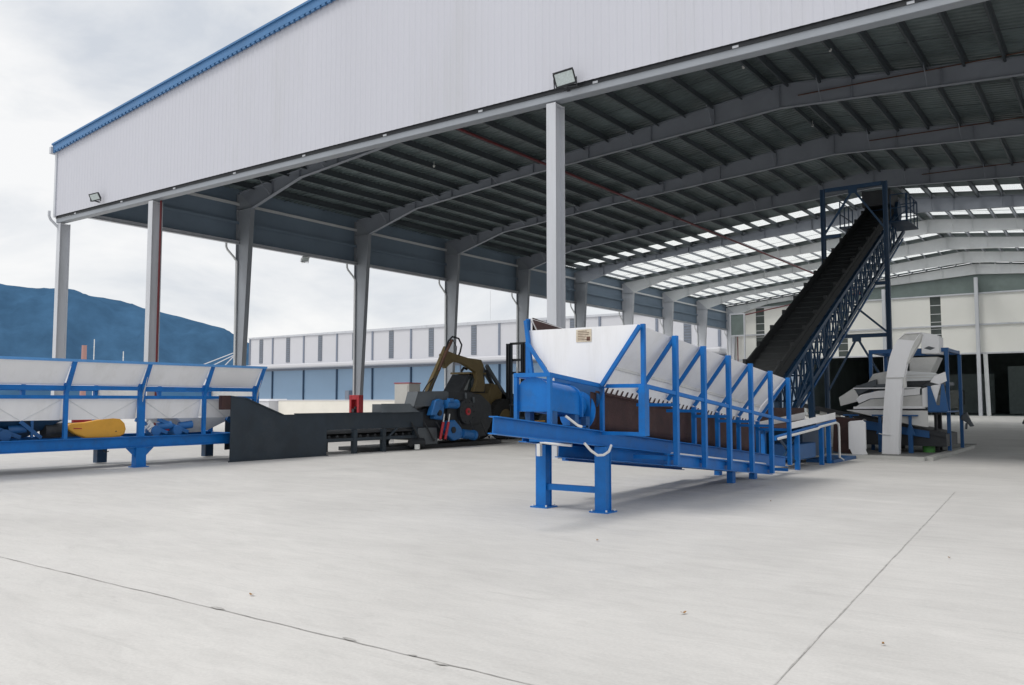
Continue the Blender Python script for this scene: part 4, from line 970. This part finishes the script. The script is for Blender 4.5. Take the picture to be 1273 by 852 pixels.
# hydraulic cylinders
for (ya_,yb_) in ((22.22,22.42),(22.48,22.70)):
    m = MB(); m.tube([(X0+.15,ya_,.30),(X0+.12,yb_,.88)],.05,12); c = m.build('hydraulic_cylinder','redb',cp,smooth=True)
    m = MB(); m.tube([(X0+.12,yb_,.88),(X0+.10,yb_+.08,1.16)],.022,8); m.build('rod','hose',c,smooth=True)
# skids, lower clutter
cpoly([(19.4,.0),(26.2,.0),(26.2,.14),(19.4,.12)], X0-.2, -1.6, 'black', 'skid')
cpoly([(21.5,.14),(22.3,.14),(22.25,.7),(21.2,.72)], X0-.02, -.5, 'chargrey', 'guard_box', .02)
m = MB(); m.cyl((X0-.0,21.2,.22),(.3,1,0),.16,.5,14); m.build('pump','black',cp,smooth=True)
m = MB()
for i in range(7):
    y_ = 21.0+.62*i; m.tube([(X0-.05,y_,.9),(X0+.05,y_+.15,.5+.1*math.sin(i)),(X0+.05,y_+.4,.25),(X0-.05,y_+.55,.3)],.025,6)
m.build('hydraulic_hose','black',cp,smooth=True)
m = MB(); m.cyl((X0+.3,20.9,.11),(0,0,1),.09,.16,12); m.build('chrome_cap','hose',cp,smooth=True)
struct('dust_spill', (lambda m: m)(MB().sheet([(-19.2+.65*math.cos(2*math.pi*k/40)*random.uniform(.75,1.1)-.5, 23.0+4.1*math.sin(2*math.pi*k/40)*random.uniform(.92,1.05), .006) for k in range(40)])), 'grime')

# control cabinet
cb = thing('control_cabinet', 'pale beige control cabinet with red top edge behind the grey chipper lid', 'cabinet', (-22.6,22.6,0))
MB().box(-22.23,-21.5,23.3,23.92,0.0,2.26).build('body','beige',cb,bevel=.01)
MB().box(-22.25,-21.48,23.28,23.94,2.26,2.29).build('top_edge','redb',cb)
MB().box(-22.18,-21.55,23.28,23.298,.2,2.2).build('door','beige',cb)
m = MB()
for i in range(6): 
    for j in range(3): m.box(-21.499,-21.49,23.55+.12*j,23.62+.12*j,1.3+.09*i,1.35+.09*i)
m.build('louvre','hose',cb)

# grapple loader (boom machine) behind chipper
gl = thing('grapple_loader', 'worn olive yellow loader with folded boom arm and hanging hoses behind the chipper', 'loader', (-22,28.4,0))
XL = -22.0
sc_ = lambda a, b: (a*.972, 1.6+(b-1.6)*.972)
def lp(pts, x, d, mm, name, bevel=0, par=None):
    if name in ('boom','stick'): pts = [sc_(a,b) for a,b in pts]
    return MB().prism([(x,a,b) for a,b in pts],(d,0,0)).build(name, mm, par or gl, bevel=bevel)
boom = lp([(25.72,3.45),(26.0,3.62),(26.6,3.50),(27.4,3.38),(28.25,3.34),(28.42,3.1),(28.35,2.75),(28.5,2.3),(28.45,2.0),(27.75,2.0),(27.95,2.5),(27.9,2.8),(27.55,2.95),(27.0,3.15),(26.45,3.2),(26.15,3.05),(25.95,2.9)], XL+.66, -.20, 'olive', 'boom', .02)
stick = lp([(26.15,3.75),(25.98,3.80),(25.55,3.1),(25.05,2.35),(24.75,1.75),(24.95,1.65),(25.3,2.3),(25.85,3.15)], XL+.64, -.16, 'olive', 'stick', .02)
m = MB(); m.tube([(XL+.70,26.25,4.05),(XL+.70,25.9,3.55),(XL+.70,25.45,2.8)],[.06,.06,.04],10); m.v = [(x,)+sc_(y,z) for x,y,z in m.v]; m.build('stick_cylinder','brown',stick,smooth=True)
m = MB(); m.tube([(XL+.2,25.3,2.6),(XL+.2,25.0,2.2),(XL+.2,24.7,1.9),(XL+.2,24.4,1.5)],.03,6); m.tube([(XL+.1,25.2,2.5),(XL+.1,24.85,2.25),(XL+.1,24.5,1.85),(XL+.1,24.35,1.6)],.025,6)
m.v = [(x+.54,)+sc_(y,z) for x,y,z in m.v]; m.build('hydraulic_hose','black',gl,smooth=True); m = MB()
m.tube([(XL+.1,25.9,3.6),(XL+.1,26.1,4.0),(XL+.1,26.35,4.2),(XL+.1,26.75,4.15),(XL+.1,26.95,3.9),(XL+.1,26.85,3.6),(XL+.1,26.75,3.45)],.035,8)
m.tube([(XL+.0,26.1,3.85),(XL+.0,26.5,4.1),(XL+.0,26.75,3.8),(XL+.0,26.7,3.45)],.02,6); m.v = [(x+.54,)+sc_(y,z) for x,y,z in m.v]; m.build('hydraulic_hose','black',gl,smooth=True)
m = MB()
for s in (-1, 1): m.prism([(XL+.05*s,24.75,1.75),(XL+.35*s,24.6,1.5),(XL+.4*s,24.6,1.1),(XL+.15*s,24.75,.85),(XL+.3*s,24.75,1.15),(XL+.2*s,24.75,1.5)],(0,.2,0))
m.build('grapple','black',gl)
lp([(26.3,1.95),(26.9,2.68),(27.95,2.72),(28.0,1.95)], XL+.45, -.9, 'black', 'cab', .02)
lp([(26.55,2.05),(26.98,2.58),(27.6,2.6),(27.6,2.05)], XL+.46, -.92, 'glass', 'cab_window')
m = MB(); m.box(XL-.5,XL+.5,26.85,28.0,2.70,2.78); m.build('cab_roof','olive',gl,bevel=.02)
m = MB(); m.cyl((XL+.5,27.25,2.3),(1,0,0),.26,.04,20); m.cyl((XL+.52,27.25,2.3),(1,0,0),.09,.06,12); m.build('fan_grille','steel_dk',gl,smooth=True)
m = MB(); m.tube([(XL+.3,26.6,2.8),(XL+.3,26.75,2.95),(XL+.3,26.95,2.9)],.05,8); m.build('work_lamp','black',gl)
lp([(26.3,1.0),(29.8,1.0),(29.9,1.7),(29.2,2.0),(28.9,2.3),(28.5,2.35),(28.3,1.95),(26.3,1.95)], XL+.4, -.9, 'olive', 'body', .04)
lp([(29.0,1.0),(31.4,1.0),(31.4,1.5),(30.0,1.95),(29.2,2.0)], XL+.4, -.9, 'black', 'engine_cover', .03)
MB().bar((XL+.15,28.45,3.1),(XL+.15,29.9,1.7),.12,.14).build('boom_stay','chargrey',gl); MB().bar((XL-.15,28.45,3.1),(XL-.15,29.9,1.7),.12,.14).build('boom_stay','chargrey',gl)
MB().tube([(XL+.2,28.35,2.9),(XL+.2,28.9,2.2)],.07,10).build('lift_cylinder','black',gl)
for (yy, sx) in ((26.9,1),(28.95,1),(26.9,-1),(28.95,-1),(30.6,1),(30.6,-1)):
    x = XL+.62*sx; rw_ = .62 if yy < 28 else .85 if yy < 30 else .55
    m = MB(); m.tube([(x-.17,yy,rw_),(x-.15,yy,rw_),(x+.15,yy,rw_),(x+.17,yy,rw_)],[rw_*.88,rw_,rw_,rw_*.88],28)
    for k in range(20):
        a = 2*math.pi*k/20; m.bar((x-.15,yy+rw_*math.cos(a),rw_+rw_*math.sin(a)),(x+.15,yy+rw_*math.cos(a+.1),rw_+rw_*math.sin(a+.1)),.04,.03)
    t = m.build('wheel','tyre',gl)
    m = MB(); m.cyl((x+.13*sx,yy,rw_),(1,0,0),rw_*.5,.14,20); m.cyl((x+.2*sx,yy,rw_),(1,0,0),.1,.06,12); m.build('rim','olive',t,smooth=True)

# forklift
fk = thing('forklift', 'dark forklift with tall raised mast parked behind the chipper', 'forklift', (-20.2,28.6,0))
fxx = -20.9; fyy = 29.3
def fr(pts): # forks face -Y+X; simple axis aligned
    return pts
for dx in (-.42,.42):
    MB().ibeam((fxx+dx,fyy,.12),(fxx+dx,fyy,4.05),.14,.16,.03,(1,0,0)).build('mast_rail','black',fk)
    MB().ibeam((fxx+dx*.72,fyy+.02,.3),(fxx+dx*.72,fyy+.02,4.0),.10,.12,.02,(1,0,0)).build('mast_rail','char',fk)
for z in (.5,1.6,2.75,3.3,4.0): MB().box(fxx-.42,fxx+.42,fyy+.09,fyy+.13,z,z+.10).build('mast_cross_member','black',fk)
m = MB(); m.tube([(fxx,fyy+.06,.4),(fxx,fyy+.06,3.0)],.045,10); m.build('lift_cylinder','steel',fk,smooth=True)
m = MB(); m.box(fxx-.52,fxx+.52,fyy-.12,fyy-.09,.35,.45); m.box(fxx-.52,fxx+.52,fyy-.12,fyy-.09,.85,.95)
for i in range(5): m.box(fxx-.5+.245*i,fxx-.47+.245*i,fyy-.12,fyy-.09,.45,1.45)
m.box(fxx-.52,fxx+.52,fyy-.12,fyy-.09,1.42,1.48); m.build('load_guard','steel_dk',fk)
for dx in (-.3,.3): MB().box(fxx+dx-.06,fxx+dx+.06,fyy-1.1,fyy-.12,.10,.15).build('fork','black',fk)
m = MB(); m.prism([(fxx-.5,fyy+.2,.35),(fxx-.5,fyy+2.2,.35),(fxx-.5,fyy+2.3,1.0),(fxx-.5,fyy+1.3,1.15),(fxx-.5,fyy+.9,.8),(fxx-.5,fyy+.2,.8)],(1.0,0,0)); m.build('body','char',fk,bevel=.04)
m = MB(); m.box(fxx-.4,fxx+.4,fyy+.9,fyy+1.3,1.0,1.1); m.prism([(fxx-.25,fyy+1.25,1.1),(fxx-.25,fyy+1.4,1.1),(fxx-.25,fyy+1.5,1.6),(fxx-.25,fyy+1.4,1.6)],(.5,0,0)); m.build('seat','black',fk,bevel=.02)
m = MB()
for dx in (-.46,.46):
    m.bar((fxx+dx,fyy+.35,.8),(fxx+dx,fyy+.55,2.1),.06,.06,(1,0,0)); m.bar((fxx+dx,fyy+1.7,1.0),(fxx+dx,fyy+1.6,2.1),.06,.06,(1,0,0)); m.bar((fxx+dx,fyy+.52,2.1),(fxx+dx,fyy+1.65,2.1),.06,.06)
for i in range(6): m.bar((fxx-.46,fyy+.6+.2*i,2.1),(fxx+.46,fyy+.6+.2*i,2.1),.04,.03)
m.build('overhead_guard','black',fk)
for (dx, yy, r_) in ((-.5,.35,.32),(.5,.35,.32),(-.45,1.9,.26),(.45,1.9,.26)):
    m = MB(); m.cyl((fxx+dx,fyy+yy,r_),(1,0,0),r_,.2,24); t = m.build('wheel','tyre',fk,smooth=True)
    MB().cyl((fxx+dx+(.09 if dx>0 else -.09),fyy+yy,r_),(1,0,0),r_*.5,.06,16).build('rim','yellow',t,smooth=True)
MB().box(fxx+.505,fxx+.515,fyy+.6,fyy+1.4,.72,.78).build('stripe','yellow',fk)

# ------------------------------------------------------------------ dry leaves
LV = [((-5.91,4.53),'dry brown leaf on the concrete in the lower left of the yard'),((-4.98,8.58),'dry orange leaf on the concrete in front of the hopper legs'),((-2.77,6.05),'thin dry twig leaf on the concrete to the right of centre'),((-1.36,6.05),'tiny dark leaf on the concrete right of the long joint'),((-4.67,13.53),'tiny leaf on the concrete to the right of the hopper feeder'),((-1.53,9.73),'tiny pale leaf beside the long joint at right')]
for (x, y), lab in LV:
    a = random.uniform(0,6); s = .03 if 'tiny' not in lab else .02; n = 8; vs = []
    for k in range(n):
        t = 2*math.pi*k/n; u, v_ = s*math.cos(t), s*.45*math.sin(t)
        vs.append((x+u*math.cos(a)-v_*math.sin(a), y+u*math.sin(a)+v_*math.cos(a), .008+.012*abs(math.cos(t))+.006*random.random()))
    m = MB(); m.add(vs+[(x,y,.012)], [(k,(k+1)%n,n) for k in range(n)]); tag(m.build('dry_leaf','leaf'), lab, 'leaf', 'dry leaves scattered on the concrete')

wb = thing('wheeled_bin', 'dark green bin cut off by the right edge of the photo inside the shed', 'bin', (-1.92,27.4,0))
m = MB(); m.add([(-2.22,27.1,.08),(-1.67,27.1,.08),(-1.67,27.7,.08),(-2.22,27.7,.08),(-2.30,27.0,.98),(-1.59,27.0,.98),(-1.59,27.8,.98),(-2.30,27.8,.98)], [(3,2,1,0),(4,5,6,7),(0,1,5,4),(1,2,6,5),(2,3,7,6),(3,0,4,7)]); m.build('body', mat('dark green plastic', (0.02,0.07,0.06), .5), wb, bevel=.02)
m = MB(); m.prism([(-2.33,26.97,.98),(-2.33,27.83,.98),(-2.33,27.83,1.02),(-2.33,27.4,1.10),(-2.33,26.97,1.03)],(.77,0,0)); m.build('lid','rubber',wb,bevel=.01)
for x in (-2.22,-1.67): MB().cyl((x,27.68,.10),(1,0,0),.10,.06,16).build('wheel','tyre',wb,smooth=True)
